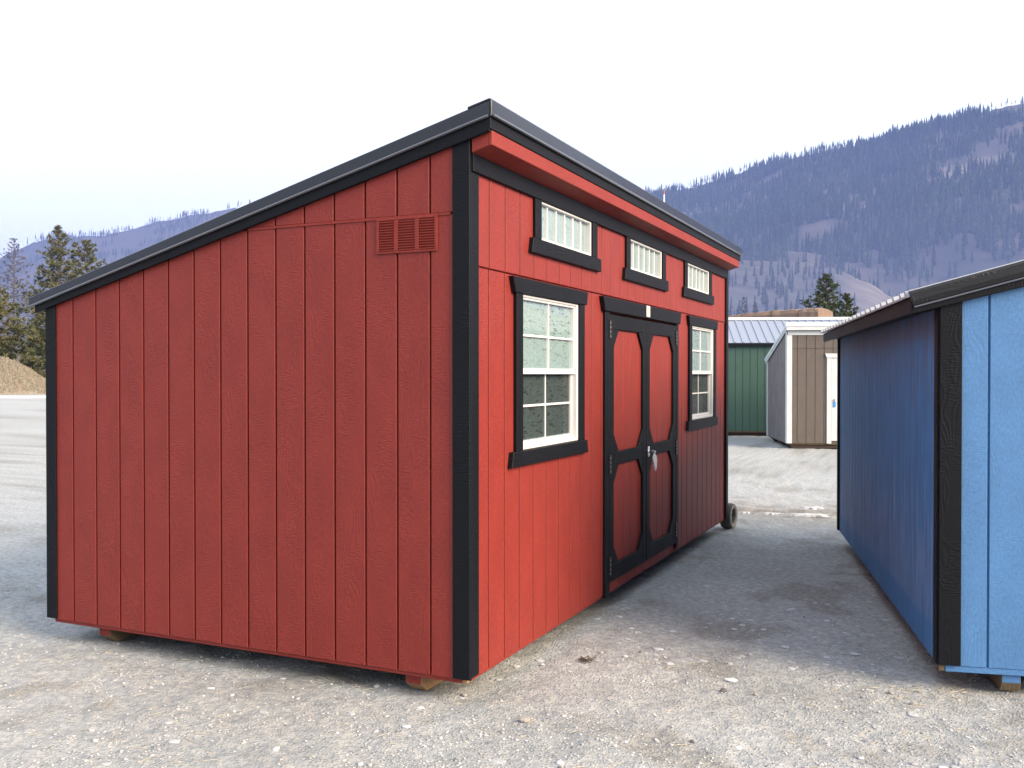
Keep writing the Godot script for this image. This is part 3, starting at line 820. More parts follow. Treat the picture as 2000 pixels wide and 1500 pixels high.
func brown_shed() -> void:
	var s := thing("storage_shed", "brown shed with white trim, steep lean-to roof and white door, across the lot", "shed", Vector3(-1.23, 0, -18.68), 0.33, "sheds on the gravel lot")
	# local: front wall at z = 0 facing +Z from x = 0 to W; side wall at x = 0 facing -X from z = 0 back to -D
	var W := 4.8
	var D := 2.78
	var hf := 2.76
	var hr := 2.10
	var fz := frame_out_z(0.0)
	var fm := frame_out_minus_x(0.0)
	var w: StandardMaterial3D = M.white_trim
	var gr: Array = [0.02]
	while gr[-1] + 0.2032 < W - 0.1: gr.append(gr[-1] + 0.2032)
	gr.append(W - 0.02)
	var door := [rect(0.95, 0.12, 1.80, 2.12)]
	siding(s, fz, rect(0.02, 0.12, W - 0.02, 2.335), gr, door, -0.004, 0.014, M.brown)
	siding(s, fz, rect(0.02, 2.34, W - 0.02, hf), gr, [], -0.002, 0.016, M.brown)
	backing(s, "front_sheathing", fz, 0.01, 0.12, W - 0.01, hf, [], -0.03, -0.006, M.brown)
	var gs: Array = [-D + 0.02]
	while gs[-1] + 0.2032 < -0.1: gs.append(gs[-1] + 0.2032)
	gs.append(-0.02)
	var side := PackedVector2Array([Vector2(-D + 0.02, 0.12), Vector2(-0.02, 0.12), Vector2(-0.02, hf), Vector2(-D + 0.02, hr)])
	siding(s, fm, side, gs, [], -0.004, 0.014, M.brown_side_lit)
	put(slab_mesh(side, 0.02, 0.0), "side_sheathing", M.brown_side_lit, s, fm * Transform3D(Basis.IDENTITY, Vector3(0, 0, -0.026)))
	bar(s, "rear_wall", Vector3(0, 0.12, -D), Vector3(W, hr, -D + 0.02), M.brown, 1, 0.0)
	put(slab_mesh(PackedVector2Array([Vector2(0.0, 0.12), Vector2(D, 0.12), Vector2(D, hr), Vector2(0.0, hf)]), 0.02, 0.0), "side_wall", M.brown, s, Transform3D(Basis(Vector3(0, 0, -1), Vector3.UP, Vector3(1, 0, 0)), Vector3(W - 0.02, 0, 0)))
	# trim
	board(s, "corner_trim", fz, rect(-0.02, 0.115, 0.10, hf - 0.11), 0.0105, 0.02, w)
	board(s, "corner_trim", fm, rect(-0.10, 0.115, 0.009, hf - 0.02), 0.0105, 0.018, w)
	board(s, "corner_trim", fm, rect(-D - 0.01, 0.115, -D + 0.085, hr), 0.0105, 0.02, w)
	board(s, "frieze_board", fz, rect(0.0, hf - 0.108, W, hf), 0.0145, 0.02, w, true)
	# roof edges
	board(s, "rake_board", fm, quadp(Vector2(-D - 0.14, hr - 0.09), Vector2(0.10, hf + 0.004), Vector2(0.10, hf + 0.09), Vector2(-D - 0.14, hr - 0.005)), 0.029, 0.02, w, true)
	board(s, "roof_flashing", fm, quadp(Vector2(-D - 0.17, hr - 0.018), Vector2(0.14, hf + 0.08), Vector2(0.14, hf + 0.145), Vector2(-D - 0.17, hr + 0.05)), 0.050, 0.012, M.pale_metal, true)
	board(s, "soffit_board", fz, rect(-0.028, hf + 0.002, W + 0.02, hf + 0.010), 0.0, 0.11, M.brown, true, 0.001)
	board(s, "fascia_board", fz, rect(-0.048, hf + 0.004, W + 0.05, hf + 0.088), 0.111, 0.02, w, true)
	board(s, "roof_flashing", fz, rect(-0.062, hf + 0.09, W + 0.06, hf + 0.185), 0.133, 0.012, M.pale_metal, true)
	put(slab_mesh(PackedVector2Array([Vector2(-0.13, hf + 0.09), Vector2(D + 0.16, hr - 0.005), Vector2(D + 0.16, hr + 0.03), Vector2(-0.13, hf + 0.125)]), W + 0.08, 0.001), "roof", M.pale_metal, s, Transform3D(Basis(Vector3(0, 0, -1), Vector3.UP, Vector3(1, 0, 0)), Vector3(-0.04, 0, 0)))
	# door in white frame with bevel-cornered brown panels
	var d := part("door", s)
	d.transform = fz * Transform3D(Basis.IDENTITY, Vector3(-0.07, 0, 0))
	board(d, "door_head", fz, quadp(Vector2(0.96, 2.12), Vector2(1.95, 2.12), Vector2(1.98, 2.22), Vector2(0.92, 2.22)), 0.012, 0.032, w, true)
	board(d, "door_casing", fz, rect(0.965, 0.115, 1.070, 2.119), 0.0105, 0.022, w)
	board(d, "door_casing", fz, rect(1.85, 0.115, 1.955, 2.119), 0.0105, 0.022, w)
	board(d, "panel", fz, rect(1.075, 0.18, 1.845, 2.115), -0.01, 0.012, M.brown)
	for r: Array in [[1.075, 1.20, 0.18, 2.115], [1.72, 1.845, 0.18, 2.115]]:
		board(d, "stile", fz, rect(r[0], r[2], r[1], r[3]), 0.004, 0.02, w)
	for r: Array in [[0.18, 0.30], [1.06, 1.17], [1.99, 2.115]]:
		board(d, "rail", fz, rect(1.201, r[0], 1.719, r[1]), 0.004, 0.0195, w, true)
	for q: Array in [[1.989, -1.0], [1.171, 1.0], [1.059, -1.0], [0.301, 1.0]]:
		for k in 2:
			var xa := 1.201 if k == 0 else 1.719
			var sg := 1.0 if k == 0 else -1.0
			var yy: float = q[0]
			board(d, "gusset", fz, PackedVector2Array([Vector2(xa, yy), Vector2(xa + sg * 0.15, yy), Vector2(xa, yy + q[1] * 0.16)]), 0.004, 0.019, w)
	var tg := put(box_mesh(Vector3(0.055, 0.12, 0.012), 0.004), "handle_tag", mat(lin(0.03, 0.25, 0.75), 0.5), d, Transform3D(Basis.IDENTITY, Vector3(1.14, 1.03, 0.034)))
	tg.set_meta("label", "bright blue tag hanging on the white door")
	put(box_mesh(Vector3(0.03, 0.07, 0.03), 0.006), "handle", M.grey_metal, d, Transform3D(Basis.IDENTITY, Vector3(1.14, 1.12, 0.036)))
	bar(s, "floor", Vector3(0.02, 0.09, -D + 0.02), Vector3(W - 0.02, 0.135, -0.01), M.old_wood, 0)
	for z: float in [-0.16, -1.4, -2.5]:
		var prof := PackedVector2Array([Vector2(0.03, 0.09), Vector2(0.12, 0.0), Vector2(W - 0.12, 0.0), Vector2(W - 0.03, 0.09)])
		put(slab_mesh(prof, 0.1, 0.004, true), "skid", M.dark_wood, s, fz * Transform3D(Basis.IDENTITY, Vector3(0, 0, z)))

func green_shed() -> void:
	var s := thing("storage_shed", "dark green shed with grey ribbed metal roof behind the brown shed", "shed", Vector3(-3.0, 0, -22.95), 0.35, "sheds on the gravel lot")
	# local: wall at z = 0 facing +Z from x = -4 to 4
	var x0 := -4.2
	var x1 := 3.6
	var D := 3.0
	var eave := 2.60
	var rd := 1.5
	var rh := 3.37
	var fz := frame_out_z(0.0)
	var gr: Array = [x0 + 0.02]
	while gr[-1] + 0.2032 < x1 - 0.1: gr.append(gr[-1] + 0.2032)
	gr.append(x1 - 0.02)
	siding(s, fz, rect(x0 + 0.02, 0.13, x1 - 0.02, eave), gr, [], -0.004, 0.014, M.green)
	backing(s, "front_sheathing", fz, x0 + 0.01, 0.13, x1 - 0.01, eave, [], -0.03, -0.006, M.green)
	for k in 2:
		var xx := x0 if k == 0 else x1 - 0.02
		put(slab_mesh(PackedVector2Array([Vector2(0, 0.13), Vector2(D, 0.13), Vector2(D, eave), Vector2(D * 0.5, rh - 0.02), Vector2(0, eave)]), 0.02, 0.0), "end_wall", M.green, s, Transform3D(Basis(Vector3(0, 0, -1), Vector3.UP, Vector3(1, 0, 0)), Vector3(xx, 0, 0)))
	bar(s, "rear_wall", Vector3(x0, 0.13, -D), Vector3(x1, eave, -D + 0.02), M.green, 1, 0.0)
	for k in 2: board(s, "corner_trim", fz, rect([x0 - 0.01, x1 - 0.08][k], 0.13, [x0 + 0.08, x1 + 0.01][k], eave), 0.0105, 0.02, M.black)
	board(s, "fascia_board", fz, rect(x0 - 0.05, eave - 0.065, x1 + 0.05, eave + 0.01), 0.10, 0.02, M.black, true)
	bar(s, "soffit_board", Vector3(x0 - 0.05, eave - 0.012, 0.012), Vector3(x1 + 0.05, eave, 0.10), M.black, 0, 0.001)
	var rise := rh - eave - 0.01
	var up := Vector3(0, rise, -(rd + 0.14)).normalized()
	var up2 := Vector3(0, rise, rd + 0.14).normalized()
	var run := Vector2(rise, rd + 0.14).length()
	ribbed_roof(s, Vector3(x0 - 0.08, eave + 0.012, 0.14), Vector3(1, 0, 0), up, x1 - x0 + 0.16, run, 0.229, M.grey_metal)
	ribbed_roof(s, Vector3(x0 - 0.08, eave + 0.012, -D - 0.14), Vector3(1, 0, 0), up2, x1 - x0 + 0.16, run, 0.229, M.grey_metal)
	put(slab_mesh(PackedVector2Array([Vector2(rd - 0.13, rh - 0.025), Vector2(rd, rh + 0.04), Vector2(rd + 0.13, rh - 0.025), Vector2(rd + 0.13, rh - 0.005), Vector2(rd, rh + 0.06), Vector2(rd - 0.13, rh - 0.005)]), x1 - x0 + 0.16, 0.001), "ridge_cap", M.pale_metal, s, Transform3D(Basis(Vector3(0, 0, -1), Vector3.UP, Vector3(1, 0, 0)), Vector3(x0 - 0.08, 0, 0)))
	bar(s, "floor", Vector3(x0 + 0.02, 0.09, -D + 0.02), Vector3(x1 - 0.02, 0.14, -0.01), M.old_wood, 0)
	for z: float in [-0.2, -1.5, -2.7]:
		put(slab_mesh(rect(x0 + 0.05, 0.0, x1 - 0.05, 0.09), 0.1, 0.004, true), "skid", M.dark_wood, s, fz * Transform3D(Basis.IDENTITY, Vector3(0, 0, z)))

# ------------------------------------------------------------------ small things
func dolly_wheel() -> void:
	var w := thing("dolly_wheel", "dusty rubber dolly wheel under the far corner of the red shed", "wheel", Vector3(0.012, 0.0, -6.36), -0.10)
	var r := 0.142
	var ty := lathe([Vector2(r * 0.93, 0.062), Vector2(r * 0.985, 0.048), Vector2(r, 0.02), Vector2(r, -0.02), Vector2(r * 0.985, -0.048), Vector2(r * 0.93, -0.062), Vector2(r * 0.78, -0.066), Vector2(r * 0.62, -0.052)], 40)
	var up := Transform3D(Basis.IDENTITY, Vector3(0, r, 0))
	put(ty, "tyre", M.tyre, w, up)
	put(lathe([Vector2(r * 0.61, 0.052), Vector2(r * 0.70, 0.063), Vector2(r * 0.82, 0.0665), Vector2(r * 0.93, 0.062)], 40), "sidewall", M.dusty_rubber, w, up)
	put(lathe([Vector2(r * 0.63, 0.050), Vector2(r * 0.60, 0.056), Vector2(r * 0.56, 0.050), Vector2(r * 0.50, 0.012), Vector2(r * 0.24, 0.012), Vector2(r * 0.2, 0.03), Vector2(0.001, 0.034)], 32), "rim", M.rim, w, up)
	put(lathe([Vector2(r * 0.63, -0.050), Vector2(r * 0.5, -0.02), Vector2(0.001, -0.02)], 32), "rim", M.rim, w, up)
	for k in 5:
		var a := TAU * k / 5.0 + 0.3
		put(box_mesh(Vector3(0.012, 0.014, 0.014), 0.003), "wheel_nut", M.screw, w, Transform3D(Basis.IDENTITY, Vector3(0.020, r + cos(a) * r * 0.36, sin(a) * r * 0.36)))
	var ax := Shape.new()
	tube_into(ax, [Vector3(-0.30, r, 0), Vector3(0.03, r, 0)], [0.014, 0.014], 10)
	put(ax.mesh(), "axle", M.rim, w)
	put(box_mesh(Vector3(0.05, 0.05, 0.34), 0.004), "bracket", M.rim, w, Transform3D(Basis.IDENTITY, Vector3(-0.12, r - 0.062, 0.14)))

func key_bag() -> void:
	# clear plastic bag hanging from the door handle
	var s := Shape.new()
	var rows := 10
	var cols := 12
	var pos := func(i: int, j: int) -> Vector3:
		var t := float(i) / rows
		var a := TAU * j / cols
		var w := 0.008 + 0.034 * sin(PI * clampf(t * 0.95 + 0.05, 0, 1)) * (0.8 + 0.2 * sin(t * 9.0))
		var wob := 1.0 + 0.18 * sin(a * 3.0 + t * 7.0)
		return Vector3(cos(a) * w * 0.45 * wob, -t * 0.15, sin(a) * w * wob - 0.030 * t)
	for i in rows:
		for j in cols:
			var a: Vector3 = pos.call(i, j); var b: Vector3 = pos.call(i, j + 1); var c: Vector3 = pos.call(i + 1, j + 1); var d: Vector3 = pos.call(i + 1, j)
			var o := (a + c) * 0.5
			s.quad(a, b, c, d, Vector3(o.x, 0, o.z + 0.03 * float(i) / rows), 1.0, Vector2.ZERO, false)
	var bag := put(s.mesh(), "key_bag", M.bag, self, Transform3D(Basis.IDENTITY, Vector3(0.066, 1.085, -3.225)))
	tag(bag, "small clear plastic bag hanging from the chrome door handle", "bag")

func rough_blob(seed_: int, sq: Vector3, detail := 1) -> ArrayMesh:
	var base := SphereMesh.new()
	base.radius = 0.5; base.height = 1.0
	base.radial_segments = 7 + detail * 3
	base.rings = 4 + detail * 2
	var arr := base.get_mesh_arrays()
	var vs: PackedVector3Array = arr[Mesh.ARRAY_VERTEX]
	var idx: PackedInt32Array = arr[Mesh.ARRAY_INDEX]
	var n := noise(seed_, 1.3, 2)
	for i in vs.size():
		var p := vs[i]
		p *= 1.0 + 0.42 * n.get_noise_3d(p.x * 1.6, p.y * 1.6, p.z * 1.6)
		p.x = clampf(p.x, -0.43, 0.5); p.y = clampf(p.y, -0.4, 0.42)
		vs[i] = p * sq
	var s := Shape.new()
	for i in range(0, idx.size(), 3):
		var a := vs[idx[i]]; var b := vs[idx[i + 1]]; var c := vs[idx[i + 2]]
		s.tri(a, b, c, Vector2(a.x, a.z) * 8.0, Vector2(b.x, b.z) * 8.0, Vector2(c.x, c.z) * 8.0, (a + b + c))
	return s.mesh()

func stones() -> void:
	var list := [
		[907, 1355, 0.040, "pale rounded stone lying by the black corner of the red shed", 0],
		[1413, 1348, 0.052, "dark grey angular stone on the gravel between the red and blue sheds", 1],
		[1125, 1334, 0.024, "tiny pale stone with a dark side in front of the red wall", 0],
		[1026, 1405, 0.062, "long pale flat stone half sunk in the gravel", 0],
		[1352, 1445, 0.030, "small grey stone beside scattered white chips", 1],
		[1476, 1355, 0.034, "flat pale stone near the shade of the blue shed", 0],
		[1740, 1352, 0.040, "white wedge of stone in front of the blue shed corner", 0],
		[1785, 1372, 0.050, "largest white flat stone in front of the blue shed", 0]]
	for q: Array in list:
		var p := on_ground(q[0], q[1])
		var sz: float = q[2]
		var st := put(rough_blob(rng.randi() % 1000, Vector3(1.0, 0.5, 0.7), 1), "stone", [M.stone_pale, M.stone_dark][q[4]], self, Transform3D(Basis(Vector3.UP, rng.randf() * TAU).scaled(Vector3.ONE * sz), Vector3(p.x, ground_y(p.x, p.z) + sz * 0.13, p.z)))
		tag(st, q[3], "stone", "stones on the gravel")
	# twiggy brown clump of dirt
	var p2 := on_ground(1145, 1291)
	var s := Shape.new()
	for k in 60:
		var c := Vector3(rng.randfn(0, 0.024), absf(rng.randfn(0, 0.010)), rng.randfn(0, 0.013))
		var d := Vector3(rng.randf_range(-1, 1), rng.randf_range(-0.3, 0.5), rng.randf_range(-1, 1)).normalized() * rng.randf_range(0.008, 0.02)
		tube_into(s, [c - d, c + d], [0.0022, 0.001], 4)
	var cl := put(s.mesh(), "dirt_clump", mat(lin(0.10, 0.08, 0.055), 0.9), self, Transform3D(Basis.IDENTITY, Vector3(p2.x, ground_y(p2.x, p2.z) + 0.006, p2.z)))
	tag(cl, "small brown twiggy clump lying in front of the red wall", "clump")

func mast() -> void:
	var p := at_range(1297, 398, 70.0)
	var top := at_range(1297, 372, 70.0)
	var s := Shape.new()
	tube_into(s, [Vector3(0, 0, 0), Vector3(0, top.y - 0.3, 0)], [0.09, 0.05], 10)
	var r := thing("radio_mast", "thin white pole with a red tip beyond the roof of the red shed", "mast", Vector3(p.x, 0, p.z))
	put(s.mesh(), "pole", mat(lin(0.75, 0.77, 0.8), 0.5), r)
	var s2 := Shape.new()
	tube_into(s2, [Vector3(0, top.y - 0.3, 0), Vector3(0, top.y, 0)], [0.05, 0.035], 10)
	put(s2.mesh(), "tip", mat(lin(0.45, 0.08, 0.06), 0.5), r)

func tarp_stack() -> void:
	# long stack under a sagging brown tarpaulin, standing behind the green shed
	var cols := 34
	var a := at_range(1370, 612, 36.0)
	var b := at_range(1613, 600, 34.5)
	var ax := Vector3(b.x - a.x, 0, b.z - a.z)
	var L := ax.length()
	var n := noise(91, 1.0, 3)
	var s := Shape.new()
	var prof := func(i: int) -> Array:
		var t := float(i) / cols
		var top := lerpf(3.80, 3.97, smoothstep(0.0, 0.75, t)) + 0.03 * n.get_noise_2d(t * 8.0, 0.0)
		if t > 0.86: top += 0.03
		if i == cols: top -= 0.02
		var wz := 0.9
		var pts: Array = []
		for k: Array in [[-1.0, 0.0], [-1.02, 0.5], [-1.0, 0.955], [-0.93, 0.985], [-0.3, 1.0], [0.3, 1.0], [0.93, 0.985], [1.0, 0.955], [1.02, 0.5], [1.0, 0.0]]:
			pts.append(Vector3(t * L, top * k[1] + 0.02 * n.get_noise_2d(t * 12.0 + k[0], k[1] * 9.0) * (1.0 if k[1] > 0.0 else 0.0), k[0] * wz + 0.04 * n.get_noise_2d(t * 30.0, k[1] * 12.0 + 5.0)))
		return pts
	for i in cols:
		var p: Array = prof.call(i)
		var q: Array = prof.call(i + 1)
		for k in p.size() - 1:
			var mid: Vector3 = (p[k] + q[k + 1]) * 0.5
			s.quad(p[k], q[k], q[k + 1], p[k + 1], Vector3(0, maxf(mid.y - 3.4, 0.0), mid.z), 0.5, Vector2.ZERO, true)
	for e: Array in [prof.call(0), prof.call(cols)]:
		for k in range(1, e.size() - 1):
			s.tri(e[0], e[k], e[k + 1], Vector2.ZERO, Vector2.ONE, Vector2.RIGHT, Vector3(1 if e[0].x > 1.0 else -1, 0, 0))
	var o := thing("covered_stack", "long brown tarpaulin-covered stack behind the green shed roof", "stack", Vector3(a.x, 0, a.z), atan2(-ax.z, ax.x))
	put(s.mesh(), "tarpaulin", M.tarp, o)
	for f: float in [0.43, 0.66, 0.87]:
		var st := Shape.new()
		var p: Array = prof.call(int(f * cols))
		for k in p.size() - 1:
			var u: Vector3 = p[k]; var w: Vector3 = p[k + 1]
			var out := Vector3(0, 0.5, (u.z + w.z) * 0.5).normalized() * 0.02
			tube_into(st, [u + out * 0.4, w + out * 0.4], [0.012, 0.012], 6)
		put(st.mesh(), "strap", M.dark_wood, o)

# ------------------------------------------------------------------ ground
var gn1: FastNoiseLite
var gn2: FastNoiseLite
var gn3: FastNoiseLite

func ground_y(x: float, z: float) -> float:
	var h := 0.018 * gn1.get_noise_2d(x * 0.9, z * 0.9) + 0.013 * gn2.get_noise_2d(x * 4.0, z * 4.0) - 0.010
	var r := Vector2(x - CAM.x, z - CAM.z).length()
	if r > 12.0: h += 0.05 * smoothstep(12.0, 40.0, r) * gn1.get_noise_2d(x * 0.2, z * 0.2)
	# wheel ruts crossing beyond the sheds
	var ru := (z + 8.1) - 0.12 * x
	h -= 0.035 * exp(-ru * ru * 9.0) * (1.0 + gn2.get_noise_2d(x * 2.0, 3.0)) * smoothstep(-3.0, 0.0, x)
	return h

func axis_lines(lo: float, hi: float, step: float, reach: float) -> PackedFloat32Array:
	var a := PackedFloat32Array()
	var left: Array = []
	var d := step
	var p := lo
	while p > lo - reach:
		d *= 1.13
		p -= d
		left.append(p)
	left.reverse()
	for q: float in left: a.append(q)
	p = lo
	while p < hi:
		a.append(p)
		p += step
	d = step
	while p < hi + reach:
		a.append(p)
		d *= 1.13
		p += d
	return a

func ground() -> void:
	var xs := axis_lines(-4.6, 3.6, 0.035, 4600.0)
	var zs := axis_lines(-9.0, 2.2, 0.035, 4600.0)
	var nx := xs.size()
	var nz := zs.size()
	var v := PackedVector3Array(); v.resize(nx * nz)
	var nr := PackedVector3Array(); nr.resize(nx * nz)
	var uv := PackedVector2Array(); uv.resize(nx * nz)
	var uv2 := PackedVector2Array(); uv2.resize(nx * nz)
	var cl := PackedColorArray(); cl.resize(nx * nz)
	var pn := noise(51, 1.0, 4); var pn2 := noise(52, 1.0, 3); var pn3 := noise(53, 1.0, 3)
	for j in nz:
		for i in nx:
			var x := xs[i]; var z := zs[j]
			var k := j * nx + i
			v[k] = Vector3(x, ground_y(x, z), z)
			uv[k] = Vector2(x, z) * 0.5
			uv2[k] = Vector2(x * 0.8 + z * 0.6, z * 0.8 - x * 0.6) * 0.137
			# patches of silt, damp soil and frost, each with its own outline; the lot also pales towards the left
			var a := pn.get_noise_2d(x * 0.55, z * 0.55)
			var b := pn2.get_noise_2d(x * 2.3, z * 2.3)
			var st := pn3.get_noise_2d(x * 0.25 + z * 0.05, z * 1.1)
			var c := Vector3(0.50, 0.55, 0.61)
			c *= 1.0 + 0.15 * a + 0.10 * b + 0.10 * st
			var frost := clampf((pn2.get_noise_2d(x * 0.22 + 7.0, z * 0.22) + 0.05 - 0.25 * b) * 3.0, 0.0, 1.0)
			c = c.lerp(Vector3(0.59, 0.65, 0.735), clampf(frost * 0.45 + (0.5 + 0.8 * b) * smoothstep(-3.6, -7.0, x), 0.0, 1.0))  # frost patches, plus a noisy fade to paler ground left of the red shed
			var damp := clampf((pn3.get_noise_2d(x * 0.8, z * 0.8 + 30.0) - 0.22 + 0.3 * b) * 4.0, 0.0, 1.0)
			c = c.lerp(Vector3(0.32, 0.325, 0.325), damp * 0.55)
			# rutted brown soil beyond the sheds
			var ru := (z + 8.1) - 0.12 * x
			if x > -3.0: c = c.lerp(Vector3(0.29, 0.26, 0.235), clampf(exp(-ru * ru * 3.0) * (0.8 + 1.4 * b), 0.0, 1.0) * 0.7)
			var r := Vector2(x - CAM.x, z - CAM.z).length()
			if r > 90.0: c = c.lerp(Vector3(0.26, 0.22, 0.16), smoothstep(90.0, 140.0, r))
			cl[k] = Color(c.x, c.y, c.z)
	for j in nz:
		for i in nx:
			var k := j * nx + i
			var a := v[j * nx + mini(i + 1, nx - 1)] - v[j * nx + maxi(i - 1, 0)]
			var b := v[mini(j + 1, nz - 1) * nx + i] - v[maxi(j - 1, 0) * nx + i]
			nr[k] = b.cross(a).normalized()
	var ix := PackedInt32Array(); ix.resize((nx - 1) * (nz - 1) * 6)
	var q := 0
	for j in nz - 1:
		for i in nx - 1:
			var k := j * nx + i
			ix[q] = k; ix[q + 1] = k + 1; ix[q + 2] = k + nx + 1
			ix[q + 3] = k; ix[q + 4] = k + nx + 1; ix[q + 5] = k + nx
			q += 6
	var arr := []
	arr.resize(Mesh.ARRAY_MAX)
	arr[Mesh.ARRAY_VERTEX] = v; arr[Mesh.ARRAY_NORMAL] = nr; arr[Mesh.ARRAY_TEX_UV] = uv; arr[Mesh.ARRAY_TEX_UV2] = uv2; arr[Mesh.ARRAY_COLOR] = cl; arr[Mesh.ARRAY_INDEX] = ix
	var m := ArrayMesh.new()
	m.add_surface_from_arrays(Mesh.PRIMITIVE_TRIANGLES, arr)
	var pair := gravel_pair()
	var g := mat(Color.WHITE, 0.95, 0.25)
	g.vertex_color_use_as_albedo = true
	g.albedo_texture = pair[0]
	g.heightmap_enabled = true
	g.heightmap_texture = pair[1]
	g.heightmap_scale = 1.1
	var o := put(m, "ground", g)
	tag(o, "packed pale grey gravel ground of the lot", "ground", "", "structure")

func scatter_gravel() -> void:
	var shapes: Array = []
	for k in 4: shapes.append(rough_blob(200 + k, Vector3(1.0, 0.62, 0.8), 0))
	var n := noise(71, 1.0, 3)
	var fx: Array = []
	var fc: Array = []
	for i in 260:
		var p := on_ground(rng.randf_range(900, 1760), rng.randf_range(1020, 1330)) if i < 170 else on_ground(rng.randf_range(0, 2000), rng.randf_range(1100, 1500))
		var sz := rng.randf_range(0.018, 0.05) * (1.0 + 0.8 * pow(rng.randf(), 4.0))
		fx.append(Transform3D(Basis(Vector3.UP, rng.randf() * TAU).scaled(Vector3(sz, sz * 0.22, sz * rng.randf_range(0.5, 1.0))), Vector3(p.x, ground_y(p.x, p.z) + sz * 0.02, p.z)))
		var c := rng.randf_range(0.40, 0.60)
		fc.append(Color(c * 0.85, c * 0.91, c * 0.98))
	multi("gravel", rough_blob(240, Vector3(1.0, 1.0, 1.0), 1), fx, fc, M.pebble, "flat pale stones bedded in the gravel")
	for k in 4:
		var xf: Array = []
		var cs: Array = []
		var tries := 0
		while xf.size() < 4500 and tries < 60000:
			tries += 1
			var px := rng.randf_range(-60, 2060)
			var py := 870.0 + 670.0 * pow(rng.randf(), 0.75)
			var p := on_ground(px, py)
			var d := p.distance_to(CAM)
			if d > 22.0: continue
			var dens := 0.45 + 0.9 * n.get_noise_2d(p.x * 0.9, p.z * 0.9)
			if rng.randf() > dens: continue
			var sz := 0.0035 + 0.006 * rng.randf() + 0.014 * pow(rng.randf(), 6.0)
			if rng.randf() < 0.004: sz = rng.randf_range(0.026, 0.042)
			var b := Basis.from_euler(Vector3(rng.randf_range(-0.4, 0.4), rng.randf() * TAU, rng.randf_range(-0.4, 0.4))).scaled(Vector3(sz, sz * rng.randf_range(0.5, 0.9), sz))
			xf.append(Transform3D(b, Vector3(p.x, ground_y(p.x, p.z) + sz * 0.10, p.z)))
			var t := rng.randf()
			var c := 0.35 + 0.17 * rng.randf()
			if t < 0.06: c = 0.54
			elif t > 0.95: c = 0.16
			cs.append(Color(c * rng.randf_range(0.88, 0.96), c * 0.94, c * rng.randf_range(0.90, 1.04)))
		multi("gravel", shapes[k], xf, cs, M.pebble, "loose gravel chips scattered over the lot")

func multi(called: String, mesh: Mesh, xf: Array, cs: Array, m: Material, label: String) -> void:
	var mm := MultiMesh.new()
	mm.transform_format = MultiMesh.TRANSFORM_3D
	mm.use_colors = cs.size() > 0
	mm.mesh = mesh
	mm.instance_count = xf.size()
	for i in xf.size():
		mm.set_instance_transform(i, xf[i])
		if cs.size() > 0: mm.set_instance_color(i, cs[i])
	var o := MultiMeshInstance3D.new()
	o.multimesh = mm
	o.material_override = m
	o.name = numbered(called)
	add_child(o)
	tag(o, label, "", "", "stuff")

func straw() -> void:
	var s := Shape.new()
	for k in 520:
		var p := on_ground(rng.randf_range(0, 2000), rng.randf_range(1000, 1500))
		var cl := rng.randf()
		if cl < 0.14: p = on_ground(rng.randfn(1810, 60), rng.randfn(1352, 14))
		var a := rng.randf() * TAU
		var l := rng.randf_range(0.012, 0.045)
		var d := Vector3(cos(a), rng.randf_range(-0.08, 0.15), sin(a)) * l
		var c := Vector3(p.x, ground_y(p.x, p.z) + 0.004, p.z)
		tube_into(s, [c - d, c + Vector3(0, 0.002, 0), c + d], [0.0014, 0.0018, 0.001], 4)
	var o := put(s.mesh(), "straw", mat(lin(0.42, 0.39, 0.31), 0.8))
	tag(o, "bits of pale straw strewn over the gravel", "", "", "stuff")

func ice() -> void:
	# thin sheets of ice and old snow in the ruts beyond the sheds
	var n := noise(81, 1.0, 3)
	var names := ["long thin white patch of ice in the rut beyond the wheel", "white patch of ice on the far side of the rut", "widest white patch of ice in the rut beside the blue shed", "small white patch of ice close to the dolly wheel"]
	var list := [[1508, 996, 0.17, 0.05], [1590, 990, 0.16, 0.06], [1575, 1003, 0.24, 0.07], [1458, 1001, 0.09, 0.04]]
	for q: Array in list:
		var p := on_ground(q[0], q[1])
		var s := Shape.new()
		var segs := 28
		for k in segs:
			var a0 := TAU * k / segs; var a1 := TAU * ((k + 1) % segs) / segs
			var r0 := 0.7 + 1.1 * n.get_noise_2d(cos(a0) * 2.0 + q[0], sin(a0) * 2.0); var r1 := 0.7 + 1.1 * n.get_noise_2d(cos(a1) * 2.0 + q[0], sin(a1) * 2.0)
			var v0 := Vector3(cos(a0) * r0 * q[2], -0.01, sin(a0) * r0 * q[3] * 1.4); var v1 := Vector3(cos(a1) * r1 * q[2], -0.01, sin(a1) * r1 * q[3] * 1.4)
			var i0 := v0 * 0.85 + Vector3(0, 0.022, 0); var i1 := v1 * 0.85 + Vector3(0, 0.022, 0)
			s.quad(v0, v1, i1, i0, (v0 + Vector3(0, 0.3, 0)), 1.0, Vector2.ZERO, false)
			s.tri(i0, i1, Vector3(0, 0.016, 0), Vector2.ZERO, Vector2.ZERO, Vector2.ZERO, Vector3.UP)
		var o := put(s.mesh(), "ice_patch", M.ice, self, Transform3D(Basis(Vector3.UP, 0.2), Vector3(p.x, ground_y(p.x, p.z) + 0.004, p.z)))
		tag(o, names[list.find(q)], "ice", "ice patches in the rut")

# ------------------------------------------------------------------ hills and woods
func ridge_y(points: Array, px: float) -> float:
	for i in points.size() - 1:
		var a: Vector2 = points[i]; var b: Vector2 = points[i + 1]
		if px <= b.x:
			var t := clampf((px - a.x) / (b.x - a.x), 0.0, 1.0)
			t = t * t * (3.0 - 2.0 * t) * 0.5 + t * 0.5
			return lerpf(a.y, b.y, t)
	return points[-1].y

